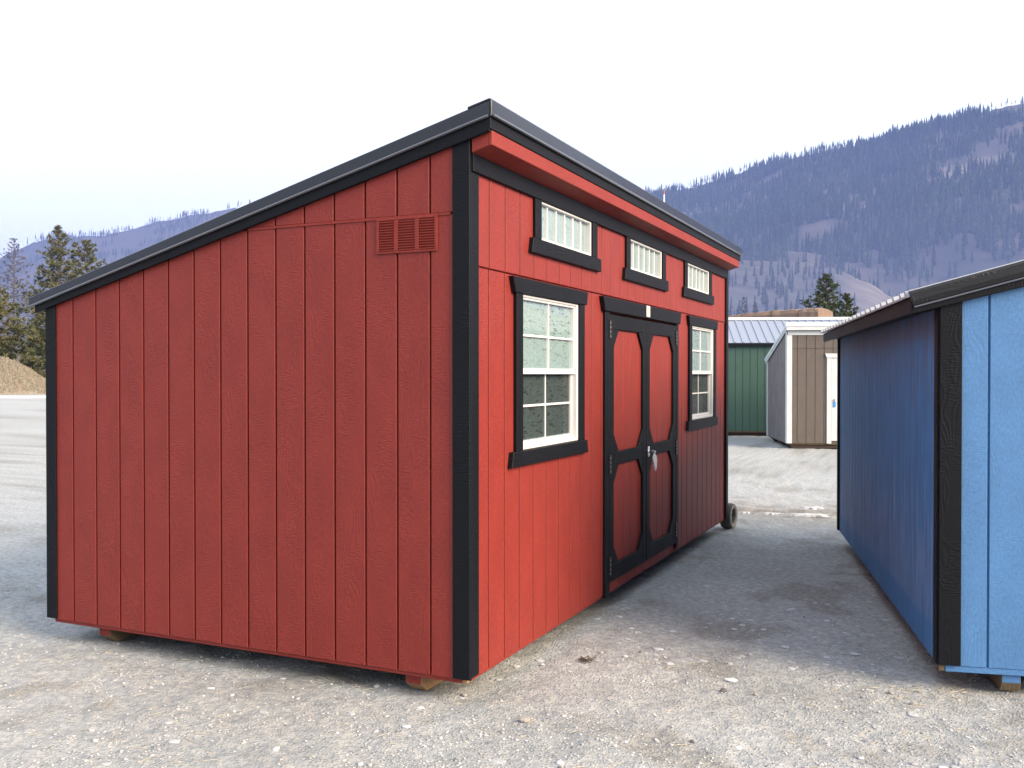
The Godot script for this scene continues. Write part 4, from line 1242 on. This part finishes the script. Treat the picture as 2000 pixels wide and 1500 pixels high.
class Hill:
	var az0: float
	var az1: float
	var r0: float
	var r1: float
	var pts: Array          # Vector2(azimuth, tangent of elevation) along the crest
	var n: FastNoiseLite
	var rough: float
	var curve: float

	func crest(az: float) -> float:
		for i in pts.size() - 1:
			var a: Vector2 = pts[i]; var b: Vector2 = pts[i + 1]
			if az <= b.x: return lerpf(a.y, b.y, smoothstep(0.0, 1.0, clampf((az - a.x) / (b.x - a.x), 0, 1)) * 0.45 + clampf((az - a.x) / (b.x - a.x), 0, 1) * 0.55)
		return pts[-1].y

	func reach(az: float) -> float:
		return r1 * (1.0 + 0.10 * n.get_noise_2d(az * 5.0, 77.0))

	func height(az: float, r: float) -> float:
		var rr := reach(az)
		var top := crest(az) * rr
		var t := (r - r0) / (rr - r0)
		if t <= 0.0: return t * 20.0
		var h := 0.0
		var e := Vector2(sin(az), -cos(az)) * r
		var rid := 1.0 - 2.0 * absf(n.get_noise_2d(e.x / r1 * 3.4, e.y / r1 * 3.4))
		if t <= 1.0:
			h = top * pow(t, curve) + rid * rough * r1 * t * (1.0 - t) * 1.4
			h += n.get_noise_2d(e.x / r1 * 14.0, e.y / r1 * 14.0) * rough * r1 * 0.22 * minf(t * 4.0, 1.0) * (1.0 - t)
			h = minf(h, crest(az) * r * (0.55 + 0.45 * t))
		else:
			h = top * (1.0 - (t - 1.0) * 1.6)
		return h + 1.7 * clampf(t, 0.0, 1.0)

	func place(az: float, r: float) -> Vector3:
		return Vector3(2.2987 + sin(az) * r, height(az, r), 4.4335 - cos(az) * r)

func make_hill(label: String, px_pts: Array, r0: float, r1: float, rough: float, curve: float, seed_: int, cols: int, rows: int, m: Material, colour: Callable) -> Hill:
	var h := Hill.new()
	h.n = noise(seed_, 1.0, 4)
	h.r0 = r0; h.r1 = r1; h.rough = rough; h.curve = curve
	for p: Vector2 in px_pts:
		var d := ray(p.x, p.y)
		h.pts.append(Vector2(atan2(d.x, -d.z), d.y / Vector2(d.x, d.z).length()))
	h.az0 = h.pts[0].x; h.az1 = h.pts[-1].x
	var v := PackedVector3Array(); var cl := PackedColorArray(); var uv := PackedVector2Array()
	for j in rows + 1:
		var t := float(j) / rows
		for i in cols + 1:
			var az := lerpf(h.az0, h.az1, float(i) / cols)
			var r := lerpf(r0 * 0.9, r1 * 1.25, pow(t, 1.3))
			var p := h.place(az, r)
			if i == 0 or i == cols: p.y = minf(p.y, -1.0)
			v.append(p)
			uv.append(Vector2(p.x, p.z) * 0.01)
			cl.append(colour.call(az, (r - r0) / (r1 - r0), p))
	var ix := PackedInt32Array()
	for j in rows:
		for i in cols:
			var k := j * (cols + 1) + i
			ix.append_array([k, k + cols + 2, k + 1, k, k + cols + 1, k + cols + 2])
	var st := SurfaceTool.new()
	st.begin(Mesh.PRIMITIVE_TRIANGLES)
	st.set_smooth_group(0)
	for i in v.size():
		st.set_color(cl[i]); st.set_uv(uv[i])
		st.add_vertex(v[i])
	for i in ix: st.add_index(i)
	st.generate_normals()
	var o := put(st.commit(), "hill", m)
	tag(o, label, "hill", "", "structure")
	return h

# far conifer: ragged tiers of drooping triangles round a bare trunk
func far_conifer(seed_: int, tiers: int, slim: float, bare: float, per: int) -> ArrayMesh:
	var r2 := RandomNumberGenerator.new()
	r2.seed = seed_
	var s := Shape.new()
	s.use_color = true
	s.col = Color(0.16, 0.13, 0.11)
	tube_into(s, [Vector3.ZERO, Vector3(0, 0.98, 0)], [0.012, 0.004], 4)
	for k in tiers:
		var t := float(k) / tiers
		var y := bare + (1.0 - bare) * t
		var rad := slim * (1.0 - t * 0.86) * r2.randf_range(0.72, 1.1)
		if t < 0.2: rad *= 0.75
		var hh := (1.0 - bare) / tiers * 1.7
		for j in per:
			if r2.randf() < 0.12: continue
			var a := TAU * (j + r2.randf() * 0.7) / per + k
			var w := TAU / per * 0.62
			var rr := rad * r2.randf_range(0.6, 1.2)
			var out := Vector3(cos(a), 0, sin(a))
			var g := r2.randf_range(0.75, 1.2)
			s.col = Color(g, g, g * r2.randf_range(0.85, 1.0))
			var apex := Vector3(0, y + hh * 0.8, 0) + out * rad * 0.05
			var pa := Vector3(cos(a - w), 0, sin(a - w)) * rr + Vector3(0, y - hh * r2.randf_range(0.0, 0.35), 0)
			var pb := Vector3(cos(a + w), 0, sin(a + w)) * rr * 0.9 + Vector3(0, y - hh * r2.randf_range(0.0, 0.35), 0)
			s.tri(apex, pa, pb, Vector2.ZERO, Vector2.ZERO, Vector2.ZERO, out + Vector3(0, 0.5, 0))
	return s.mesh()

func hills() -> void:
	var hm := mat(Color.WHITE, 0.95, 0.1)
	hm.vertex_color_use_as_albedo = true
	var dark := Vector3(0.078, 0.072, 0.070)
	var bare := Vector3(0.160, 0.144, 0.130)
	var cn := noise(101, 1.0, 4)
	# how open (bare of trees) the slope is: 1 = open
	var open_right := func(az: float, t: float, p: Vector3) -> float:
		var nz := cn.get_noise_2d(p.x * 0.006, p.z * 0.006)
		var o := 0.0
		# the pale open spur towards the east, and rocky patches halfway up
		var e := (az - 0.045) / 0.085
		var f := (t - 0.50 - 1.6 * (az - 0.028)) / 0.10
		o = maxf(o, 1.0 - e * e - f * f + nz * 1.7)
		var e2 := (az + 0.11) / 0.07
		var f2 := (t - 0.43) / 0.05
		o = maxf(o, 0.45 - e2 * e2 * 0.6 - f2 * f2 + nz * 2.0)
		# thin, burnt-over woods higher up
		o = maxf(o, (nz - 0.12) * 2.2 * smoothstep(0.35, 0.6, t) * (1.0 - smoothstep(0.8, 0.92, t)))
		return clampf(o, 0.0, 1.0)
	var col_right := func(az: float, t: float, p: Vector3) -> Color:
		var o: float = open_right.call(az, t, p)
		var c := dark.lerp(bare, clampf(o * 1.2 + 0.25 * cn.get_noise_2d(p.x * 0.02, p.z * 0.02), 0, 1))
		return Color(c.x, c.y, c.z)
	var right := make_hill("long forested mountainside behind the blue shed", [Vector2(900, 470), Vector2(1050, 430), Vector2(1180, 402), Vector2(1265, 381), Vector2(1350, 366), Vector2(1420, 345), Vector2(1480, 325), Vector2(1560, 306), Vector2(1640, 288), Vector2(1700, 280), Vector2(1760, 258), Vector2(1830, 240), Vector2(1900, 222), Vector2(2000, 200), Vector2(2120, 178), Vector2(2350, 150), Vector2(2800, 170)], 620.0, 2100.0, 0.075, 1.12, 111, 260, 110, hm, col_right)
	var col_bare := func(az: float, t: float, p: Vector3) -> Color:
		var g := 1.0 + 0.5 * cn.get_noise_2d(p.x * 0.03, p.z * 0.03)
		var c := Vector3(0.075, 0.074, 0.072).lerp(Vector3(0.145, 0.130, 0.117), smoothstep(-0.11, -0.07, az)) * g
		return Color(c.x, c.y, c.z)
	var knoll := make_hill("low bare spur below the forested mountainside", [Vector2(800, 560), Vector2(1150, 525), Vector2(1440, 506), Vector2(1540, 508), Vector2(1620, 518), Vector2(1690, 548), Vector2(1745, 580), Vector2(1800, 606), Vector2(1900, 650), Vector2(2050, 700)], 330.0, 760.0, 0.010, 1.0, 112, 120, 50, hm, col_bare)
	var col_left := func(az: float, t: float, p: Vector3) -> Color:
		var g := 1.0 + 0.3 * cn.get_noise_2d(p.x * 0.004, p.z * 0.004)
		var c := Vector3(0.085, 0.075, 0.068) * g
		return Color(c.x, c.y, c.z)
	var left := make_hill("hazy blue mountain ridge beyond the pines", [Vector2(-900, 620), Vector2(-350, 600), Vector2(-120, 545), Vector2(-20, 512), Vector2(30, 488), Vector2(80, 468), Vector2(130, 459), Vector2(190, 461), Vector2(250, 448), Vector2(320, 429), Vector2(400, 415), Vector2(470, 404), Vector2(600, 380), Vector2(800, 372), Vector2(1000, 390), Vector2(1150, 400), Vector2(1260, 440)], 1300.0, 3300.0, 0.03, 1.1, 113, 200, 70, hm, col_left)
	var col_foot := func(az: float, t: float, p: Vector3) -> Color:
		var g := 1.0 + 0.3 * cn.get_noise_2d(p.x * 0.05, p.z * 0.05)
		var c := Vector3(0.165, 0.145, 0.14) * g
		return Color(c.x, c.y, c.z)
	var foot := make_hill("grey brown foot slope behind the left pines", [Vector2(-700, 690), Vector2(-200, 678), Vector2(0, 676), Vector2(100, 682), Vector2(300, 690), Vector2(700, 715)], 130.0, 320.0, 0.004, 1.0, 114, 60, 20, hm, col_foot)
	foot.n = foot.n
	# woods on the slopes
	var kinds: Array = [far_conifer(1, 9, 0.15, 0.12, 6), far_conifer(2, 8, 0.13, 0.22, 6), far_conifer(3, 10, 0.17, 0.08, 7), far_conifer(4, 6, 0.12, 0.45, 5), far_conifer(5, 4, 0.07, 0.5, 4)]
	var xf: Array = [[], [], [], [], []]
	var cs: Array = [[], [], [], [], []]
	var f0 := ray(960, 700); var f1 := ray(2090, 700)
	var a0 := atan2(f0.x, -f0.z); var a1 := atan2(f1.x, -f1.z)
	for i in 60000:
		var az := rng.randf_range(a0, a1)
		var t := sqrt(rng.randf_range(0.0, 1.02))
		var r := lerpf(right.r0, right.reach(az), t)
		var p := right.place(az, r)
		var op: float = open_right.call(az, t, p)
		var band := cn.get_noise_2d(p.x * 0.012 + 50.0, p.z * 0.012)
		var stand := cn.get_noise_2d(p.x * 0.0035 + 20.0, p.z * 0.0035)
		var dens := 0.40 - 0.70 * op + 1.15 * band + 0.8 * stand
		if t > 0.45: dens -= 0.12
		if op > 0.5: dens = maxf(dens, 0.05)
		if t > 0.97: dens *= 0.25
		if rng.randf() > dens: continue
		var k := rng.randi() % 3
		if t > 0.6 and rng.randf() < 0.5: k = 3
		if t > 0.5 and rng.randf() < 0.22: k = 4
		var ht := rng.randf_range(9.0, 24.0) * (1.0 if k < 4 else 0.8)
		xf[k].append(Transform3D(Basis(Vector3.UP, rng.randf() * TAU).scaled(Vector3(ht * 1.2, ht, ht * 1.2)), p - Vector3(0, 0.4, 0)))
		var g := rng.randf_range(0.4, 1.5)
		cs[k].append(Color(0.036 * g, 0.052 * g, 0.034 * g) if k < 4 else Color(0.085 * g, 0.075 * g, 0.065 * g))
	# trees standing along the crest
	for i in 420:
		var az := rng.randf_range(a0, a1)
		var p := right.place(az, right.reach(az) * rng.randf_range(0.985, 1.0))
		if cn.get_noise_2d(az * 130.0, 5.0) < -0.02: continue
		var k := 3 if rng.randf() < 0.55 else (4 if rng.randf() < 0.5 else 1)
		var ht := rng.randf_range(10.0, 19.0)
		xf[k].append(Transform3D(Basis(Vector3.UP, rng.randf() * TAU).scaled(Vector3(ht, ht, ht)), p - Vector3(0, 0.3, 0)))
		cs[k].append(Color(0.045, 0.050, 0.036))
	# scattered trees on the bare spur
	for i in 1500:
		var az := rng.randf_range(a0, a1)
		if az > -0.10 and rng.randf() < 0.93: continue
		var t := rng.randf_range(0.05, 0.98)
		var p := knoll.place(az, lerpf(knoll.r0, knoll.reach(az), t))
		if cn.get_noise_2d(p.x * 0.02, p.z * 0.02 + 90.0) < 0.0: continue
		var k := rng.randi() % 3
		var ht := rng.randf_range(6.0, 12.0)
		xf[k].append(Transform3D(Basis(Vector3.UP, rng.randf() * TAU).scaled(Vector3(ht * 1.3, ht, ht * 1.3)), p - Vector3(0, 0.2, 0)))
		cs[k].append(Color(0.045, 0.052, 0.036))
	for k in 5:
		multi("forest", kinds[k], xf[k], cs[k], M.conifer, "conifer wood covering the mountainside")
	# left ridge
	var g0 := ray(-60, 700); var g1 := ray(520, 700)
	var b0 := atan2(g0.x, -g0.z); var b1 := atan2(g1.x, -g1.z)
	var lx: Array = [[], []]
	var lc: Array = [[], []]
	for i in 5200:
		var az := rng.randf_range(b0, b1)
		var crest_tree := i < 260
		var t := rng.randf_range(0.985, 1.0) if crest_tree else sqrt(rng.randf())
		if crest_tree and cn.get_noise_2d(az * 120.0, 15.0) < 0.02: continue
		var p := left.place(az, lerpf(left.r0, left.reach(az), t))
		if not crest_tree and cn.get_noise_2d(p.x * 0.004, p.z * 0.004) < 0.08: continue
		var k := 0 if rng.randf() < 0.5 else 1
		var ht := rng.randf_range(9.0, 26.0) if crest_tree else rng.randf_range(12.0, 22.0)
		lx[k].append(Transform3D(Basis(Vector3.UP, rng.randf() * TAU).scaled(Vector3(ht, ht, ht)), p - Vector3(0, 0.5, 0)))
		lc[k].append(Color(0.045, 0.050, 0.038))
	multi("forest", kinds[3], lx[0], lc[0], M.conifer, "scattered conifers on the hazy far ridge")
	multi("forest", kinds[1], lx[1], lc[1], M.conifer, "scattered conifers on the hazy far ridge")

# pine built of limbs that carry tufts of needles
func pine(label: String, base: Vector3, height: float, spread: float, bare: float, limbs: int, tufts: int, seed_: int, tint: Color, tuft_size: float, round_top: float, group := "") -> Node3D:
	var r2 := RandomNumberGenerator.new()
	r2.seed = seed_
	var o := thing("pine_tree", label, "tree", base, 0.0, group)
	var trunk := Shape.new()
	var path: Array = []
	var rad: Array = []
	var lean := Vector2(r2.randf_range(-0.006, 0.006), r2.randf_range(-0.006, 0.006))
	for i in 11:
		var t := i / 10.0
		path.append(Vector3(lean.x * t * height + 0.004 * height * sin(t * 9.0), t * height * 0.985, lean.y * t * height))
		rad.append(height * 0.013 * (1.0 - t * 0.93) + 0.01)
	tube_into(trunk, path, rad, 9)
	var crown := Shape.new()
	crown.use_color = true
	for i in limbs:
		var t := bare + (1.0 - bare) * pow((i + r2.randf()) / limbs, 0.92)
		t = minf(t, 0.995)
		var s := (t - bare) / (1.0 - bare)
		var prof := pow(1.0 - s, 0.9) * (1.0 - round_top) + round_top * sqrt(maxf(0.0, 1.0 - s * s))
		prof *= smoothstep(-0.25, 0.2, s)
		var l := spread * prof * r2.randf_range(0.55, 1.1) + 0.02 * height * (1.0 - 0.75 * s)
		var a := i * 2.39996 + r2.randf_range(-0.5, 0.5)
		var root := Vector3(lean.x * t * height, t * height * 0.985, lean.y * t * height)
		var dir := Vector3(cos(a), 0, sin(a))
		var tilt := lerpf(-0.20, 0.75, s) + r2.randf_range(-0.12, 0.12)
		var tip := root + dir * l + Vector3.UP * l * tilt
		var mid := root + dir * l * 0.55 + Vector3.UP * (l * 0.55 * tilt - 0.06 * l)
		tube_into(trunk, [root, mid, tip], [height * 0.0028 + 0.01, height * 0.0018 + 0.006, 0.006], 4)
		var nt := maxi(3, int(tufts * (0.35 + 0.65 * l / spread)))
		for k in nt:
			var q := pow(r2.randf(), 0.7)
			q = lerpf(0.25, 1.05, q)
			var c := root.lerp(mid, q / 0.55) if q < 0.55 else mid.lerp(tip, (q - 0.55) / 0.45)
			c += Vector3(r2.randfn(0, 1), r2.randfn(0, 0.6), r2.randfn(0, 1)) * l * 0.10
			var g := r2.randf_range(0.7, 1.35)
			var tn := r2.randf_range(-0.1, 0.18)
			var sz := tuft_size * r2.randf_range(0.7, 1.25) * lerpf(1.0, 0.5, s * s)
			for m in 9:
				var d := (Vector3(r2.randfn(0, 1), r2.randfn(0.35, 0.8), r2.randfn(0, 1)) + dir * 0.5).normalized()
				var w := d.cross(Vector3(r2.randfn(0, 1), r2.randfn(0, 1), r2.randfn(0, 1))).normalized() * sz * 0.17
				crown.col = Color(tint.r * g * (1.0 + tn), tint.g * g, tint.b * g * (1.0 - tn))
				crown.tri(c + w * 0.6 - d * sz * 0.15, c - w * 0.6 - d * sz * 0.15, c + d * sz, Vector2.ZERO, Vector2.ZERO, Vector2.ZERO, (d + Vector3.UP * 0.4))
				crown.tri(c + w + d * sz * 0.35, c - w + d * sz * 0.35, c - d * sz * 0.25, Vector2.ZERO, Vector2.ZERO, Vector2.ZERO, (d + Vector3.UP * 0.4))
	put(trunk.mesh(), "trunk", M.bark, o)
	put(crown.mesh(), "crown", M.needles, o)
	return o

func trees() -> void:
	# beyond the mound
	var olive := Color(0.105, 0.118, 0.070)
	var p := at_range(112, 690, 150.0)
	pine("tall full ponderosa pine with a pointed top beyond the mound", Vector3(p.x, 0.5, p.z), at_range(104, 437, 150.0).y - 0.5, 7.4, 0.10, 140, 19, 501, olive, 0.72, 0.0)
	p = at_range(170, 690, 158.0)
	pine("rounder pine close beside the tallest pine, cut off by the roof edge", Vector3(p.x, 0.5, p.z), at_range(166, 467, 158.0).y - 0.5, 5.2, 0.2, 100, 22, 502, Color(0.110, 0.125, 0.072), 0.7, 0.55)
	p = at_range(-12, 700, 110.0)
	pine("pine with drooping olive branches at the edge of the mound", Vector3(p.x, 0.5, p.z), at_range(0, 562, 110.0).y - 0.5, 3.9, 0.16, 80, 20, 503, Color(0.12, 0.128, 0.066), 0.6, 0.5)
	p = at_range(28, 678, 270.0)
	pine("sparse grey half-bare conifer with thin twigs, standing farther up the slope", Vector3(p.x, p.y - 1.0, p.z), at_range(28, 463, 270.0).y - p.y + 1.0, 8.0, 0.12, 110, 7, 504, Color(0.13, 0.135, 0.13), 0.9, 0.2)
	p = at_range(92, 726, 105.0)
	pine("low bushy young pine beside the red shed corner", Vector3(p.x, 0.3, p.z), at_range(92, 604, 105.0).y, 3.0, 0.14, 60, 20, 507, Color(0.11, 0.12, 0.065), 0.6, 0.5)
	# beyond the green shed
	p = at_range(1612, 640, 62.0)
	pine("dense dark green pine rising behind the green and brown sheds", Vector3(p.x, 0.0, p.z), at_range(1611, 533, 62.0).y, 2.35, 0.22, 130, 17, 505, Color(0.062, 0.092, 0.050), 0.27, 0.25)
	p = at_range(1652, 640, 63.0)
	pine("smaller dark pine leaning out beside the dense dark green pine", Vector3(p.x, 0.0, p.z), at_range(1655, 572, 63.0).y, 1.2, 0.35, 70, 16, 506, Color(0.06, 0.088, 0.045), 0.28, 0.5)
	for q: Array in [[1453, 578, 300.0, 508, "taller of two pale hazy conifers above the tarpaulin stack"], [1476, 589, 310.0, 509, "shorter of two pale hazy conifers above the tarpaulin stack"]]:
		p = at_range(q[0], 640, q[2])
		pine(q[4], Vector3(p.x, 0.5, p.z), at_range(q[0], q[1], q[2]).y - 0.5, 3.6, 0.1, 70, 14, q[3], Color(0.06, 0.075, 0.055), 0.8, 0.2, "hazy conifers above the stack")

func mound() -> void:
	# heap of soil grown over with dry grass, behind the gravel track
	var a := at_range(-420, 760, 96.0)
	var b := at_range(150, 760, 100.0)
	var ax := Vector3(b.x - a.x, 0, b.z - a.z)
	var L := ax.length()
	ax = ax.normalized()
	var nrm := ax.cross(Vector3.UP)
	if nrm.dot(CAM - a) < 0: nrm = -nrm
	var n := noise(121, 1.0, 4)
	var cols := 110
	var rows := 50
	var v := PackedVector3Array(); var cl := PackedColorArray()
	var hgt := func(u: float, w: float) -> float:
		# u along (0..1), w across (-1 near .. 1 far); the crest falls away towards the shed
		var prof := clampf(1.0 - w * w, 0, 1)
		var crest := 3.15 * smoothstep(-0.15, 0.25, u) * (1.0 - smoothstep(0.70, 0.95, u) * 0.88)
		return crest * pow(prof, 0.9) * (1.0 + 0.10 * n.get_noise_2d(u * 22.0, w * 3.0)) + 0.12 * n.get_noise_2d(u * 90.0, w * 14.0) * prof - 0.05
	var pos := func(u: float, w: float) -> Vector3:
		var p: Vector3 = a + ax * (u * L) - nrm * (w * 6.0)
		return Vector3(p.x, hgt.call(u, w), p.z)
	for j in rows + 1:
		for i in cols + 1:
			var u := float(i) / cols; var w := float(j) / rows * 2.0 - 1.0
			v.append(pos.call(u, w))
			var g := 1.0 + 0.35 * n.get_noise_2d(u * 50.0, w * 9.0)
			var c := Vector3(0.20, 0.183, 0.150).lerp(Vector3(0.24, 0.15, 0.115), clampf(n.get_noise_2d(u * 14.0 + 4.0, w * 4.0) * 3.0 - 0.3, 0, 1)) * g
			cl.append(Color(c.x, c.y, c.z))
	var st := SurfaceTool.new()
	st.begin(Mesh.PRIMITIVE_TRIANGLES)
	st.set_smooth_group(0)
	for i in v.size():
		st.set_color(cl[i]); st.add_vertex(v[i])
	for j in rows:
		for i in cols:
			var k := j * (cols + 1) + i
			for q: int in [k, k + cols + 2, k + 1, k, k + cols + 1, k + cols + 2]: st.add_index(q)
	st.generate_normals()
	var hm := mat(Color.WHITE, 0.95, 0.1)
	hm.vertex_color_use_as_albedo = true
	var o := put(st.commit(), "mound", hm)
	tag(o, "mound of soil overgrown with dry tan grass", "mound", "", "structure")
	# dry grass on it
	var s := Shape.new()
	s.use_color = true
	for k in 20000:
		var u := rng.randf_range(0.35, 1.0); var w := rng.randf_range(-0.98, 0.3)
		var p: Vector3 = pos.call(u, w)
		var g := rng.randf_range(0.65, 1.3)
		s.col = Color(0.215 * g, 0.198 * g, 0.160 * g)
		var h := rng.randf_range(0.08, 0.26)
		var t := Vector3(rng.randfn(0, 0.35), 1.0, rng.randfn(0, 0.35)) * h
		var b2 := ax * rng.randf_range(0.02, 0.06)
		s.tri(p - b2, p + b2, p + t, Vector2.ZERO, Vector2.ZERO, Vector2.ZERO, nrm + Vector3.UP)
	var gr := put(s.mesh(), "grass", M.grass)
	tag(gr, "dry tan grass growing over the mound", "", "", "stuff")
	# pale track in front of it
	var road := Shape.new()
	for i in 40:
		var p0 := at_range(-260 + i * 14.0, 767, 82.0); var p1 := at_range(-260 + (i + 1) * 14.0, 767, 82.0)
		var w0 := 3.0 + 0.4 * sin(i * 0.7); var w1 := 3.0 + 0.4 * sin((i + 1) * 0.7)
		for e: Array in [[-1.35, -0.06, -1.0, 0.05], [-1.0, 0.05, 1.0, 0.05], [1.0, 0.05, 1.35, -0.06]]:
			road.quad(Vector3(p0.x, e[1], p0.z) + nrm * w0 * e[0], Vector3(p1.x, e[1], p1.z) + nrm * w1 * e[0], Vector3(p1.x, e[3], p1.z) + nrm * w1 * e[2], Vector3(p0.x, e[3], p0.z) + nrm * w0 * e[2], Vector3.UP, 0.5, Vector2.ZERO, false)
	var ro := put(road.mesh(), "road", mat(lin(0.50, 0.52, 0.55), 0.9))
	tag(ro, "pale gravel track passing in front of the grassy mound", "road", "", "structure")

# ------------------------------------------------------------------ scene
func _ready() -> void:
	rng.seed = 20240117
	# camera
	var cam := Camera3D.new()
	cam.name = "camera"
	add_child(cam)
	cam.look_at_from_position(CAM, CAM + FWD, Vector3.UP)
	cam.fov = rad_to_deg(2.0 * atan(750.0 / FOCAL))
	cam.near = 0.05
	cam.far = 20000.0
	cam.current = true
	# sky, haze, exposure
	var env := Environment.new()
	env.background_mode = Environment.BG_SKY
	var sky := Sky.new()
	var sm := ProceduralSkyMaterial.new()
	sm.sky_top_color = Color(0.93, 0.965, 1.0)
	sm.sky_horizon_color = Color(0.99, 0.995, 1.0)
	sm.sky_curve = 0.25
	sm.ground_horizon_color = Color(0.6, 0.6, 0.6)
	sm.ground_bottom_color = Color(0.4, 0.4, 0.4)
	sm.sun_angle_max = 1.0
	sky.sky_material = sm
	env.sky = sky
	env.background_energy_multiplier = 0.24
	env.tonemap_mode = Environment.TONE_MAPPER_LINEAR
	env.tonemap_exposure = 6.9
	env.fog_enabled = true
	env.fog_density = 0.00011
	env.fog_light_color = Color(0.50, 0.64, 1.0)
	env.sdfgi_enabled = true
	env.ssao_enabled = true
	env.ssil_enabled = true
	var we := WorldEnvironment.new()
	we.name = "environment"
	we.environment = env
	add_child(we)
	env.volumetric_fog_enabled = true
	env.volumetric_fog_density = 0.0
	var mist := FogVolume.new()
	mist.name = "mist"
	mist.shape = RenderingServer.FOG_VOLUME_SHAPE_ELLIPSOID
	mist.size = Vector3(1300.0, 150.0, 380.0)
	var fm := FogMaterial.new()
	fm.density = 0.0011
	fm.albedo = Color(0.62, 0.72, 1.0)
	mist.material = fm
	add_child(mist)
	mist.position = at_range(1650, 731, 310.0) + Vector3(0, 10, 0)
	mist.rotation.y = 0.12
	tag(mist, "thin bluish mist lying along the foot of the mountainside", "", "", "stuff")
	# broad low light through thin cloud, from beyond the blue shed
	var sun := DirectionalLight3D.new()
	sun.name = "sun"
	sun.light_color = Color(1.0, 0.91, 0.80)
	sun.light_energy = 0.5
	sun.light_angular_distance = 38.0
	sun.shadow_enabled = true
	add_child(sun)
	var el := deg_to_rad(26.0)
	var to_sun := Vector3(cos(el) * 0.985, sin(el), cos(el) * 0.17)
	sun.look_at_from_position(to_sun * 20.0, Vector3.ZERO, Vector3.UP)
	# materials
	make_materials()
	M.hem = mat(lin(0.07, 0.08, 0.10), 0.2, 0.8)
	M.frost_metal = mat(lin(0.40, 0.43, 0.48), 0.5, 0.5)
	M.pale_metal = mat(lin(0.62, 0.67, 0.72), 0.4, 0.5)
	M.black_metal_worn = painted(lin(0.014, 0.015, 0.019), 0.42, 0.5, 0.36)
	M.dark_wood = mat(lin(0.05, 0.035, 0.028), 0.85)
	M.tyre = mat(lin(0.075, 0.070, 0.065), 0.85)
	M.tarp = painted(lin(0.24, 0.170, 0.135), 0.8, 1.2, 0.4)
	M.stone_pale = painted(lin(0.52, 0.50, 0.47), 0.9, 0.5, 0.3)
	M.stone_dark = painted(lin(0.20, 0.20, 0.21), 0.9, 0.5, 0.3)
	M.pebble = mat(Color.WHITE, 0.9, 0.3)
	M.pebble.vertex_color_use_as_albedo = true
	M.ice = painted(lin(0.60, 0.63, 0.67), 0.5, 1.0)
	M.conifer = mat(Color.WHITE, 0.9, 0.1)
	M.conifer.vertex_color_use_as_albedo = true
	M.bark = mat(lin(0.10, 0.075, 0.055), 0.9)
	M.needles = mat(Color.WHITE, 0.75, 0.25)
	M.needles.vertex_color_use_as_albedo = true
	M.grass = mat(Color.WHITE, 0.9, 0.2)
	M.grass.vertex_color_use_as_albedo = true
	M.screw_mesh = lathe([Vector2(0.0045, -0.002), Vector2(0.0045, 0.001), Vector2(0.003, 0.002), Vector2(0.0001, 0.002)], 8)
	M.transom_frost = []
	for i in 3:
		var f := mat(lin(0.28, 0.33, 0.355), 0.7, 0.3)
		f.albedo_texture = frost_tex(160 + i * 9, -0.2)
		f.transparency = BaseMaterial3D.TRANSPARENCY_ALPHA
		M.transom_frost.append(f)
	gn1 = noise(1, 1.0, 3); gn2 = noise(2, 1.0, 3); gn3 = noise(3, 1.0, 2)
	# setting
	ground()
	hills()
	mound()
	# buildings
	red_shed()
	blue_shed()
	brown_shed()
	green_shed()
	tarp_stack()
	mast()
	trees()
	# small things
	dolly_wheel()
	key_bag()
	stones()
	ice()
	straw()
	scatter_gravel()
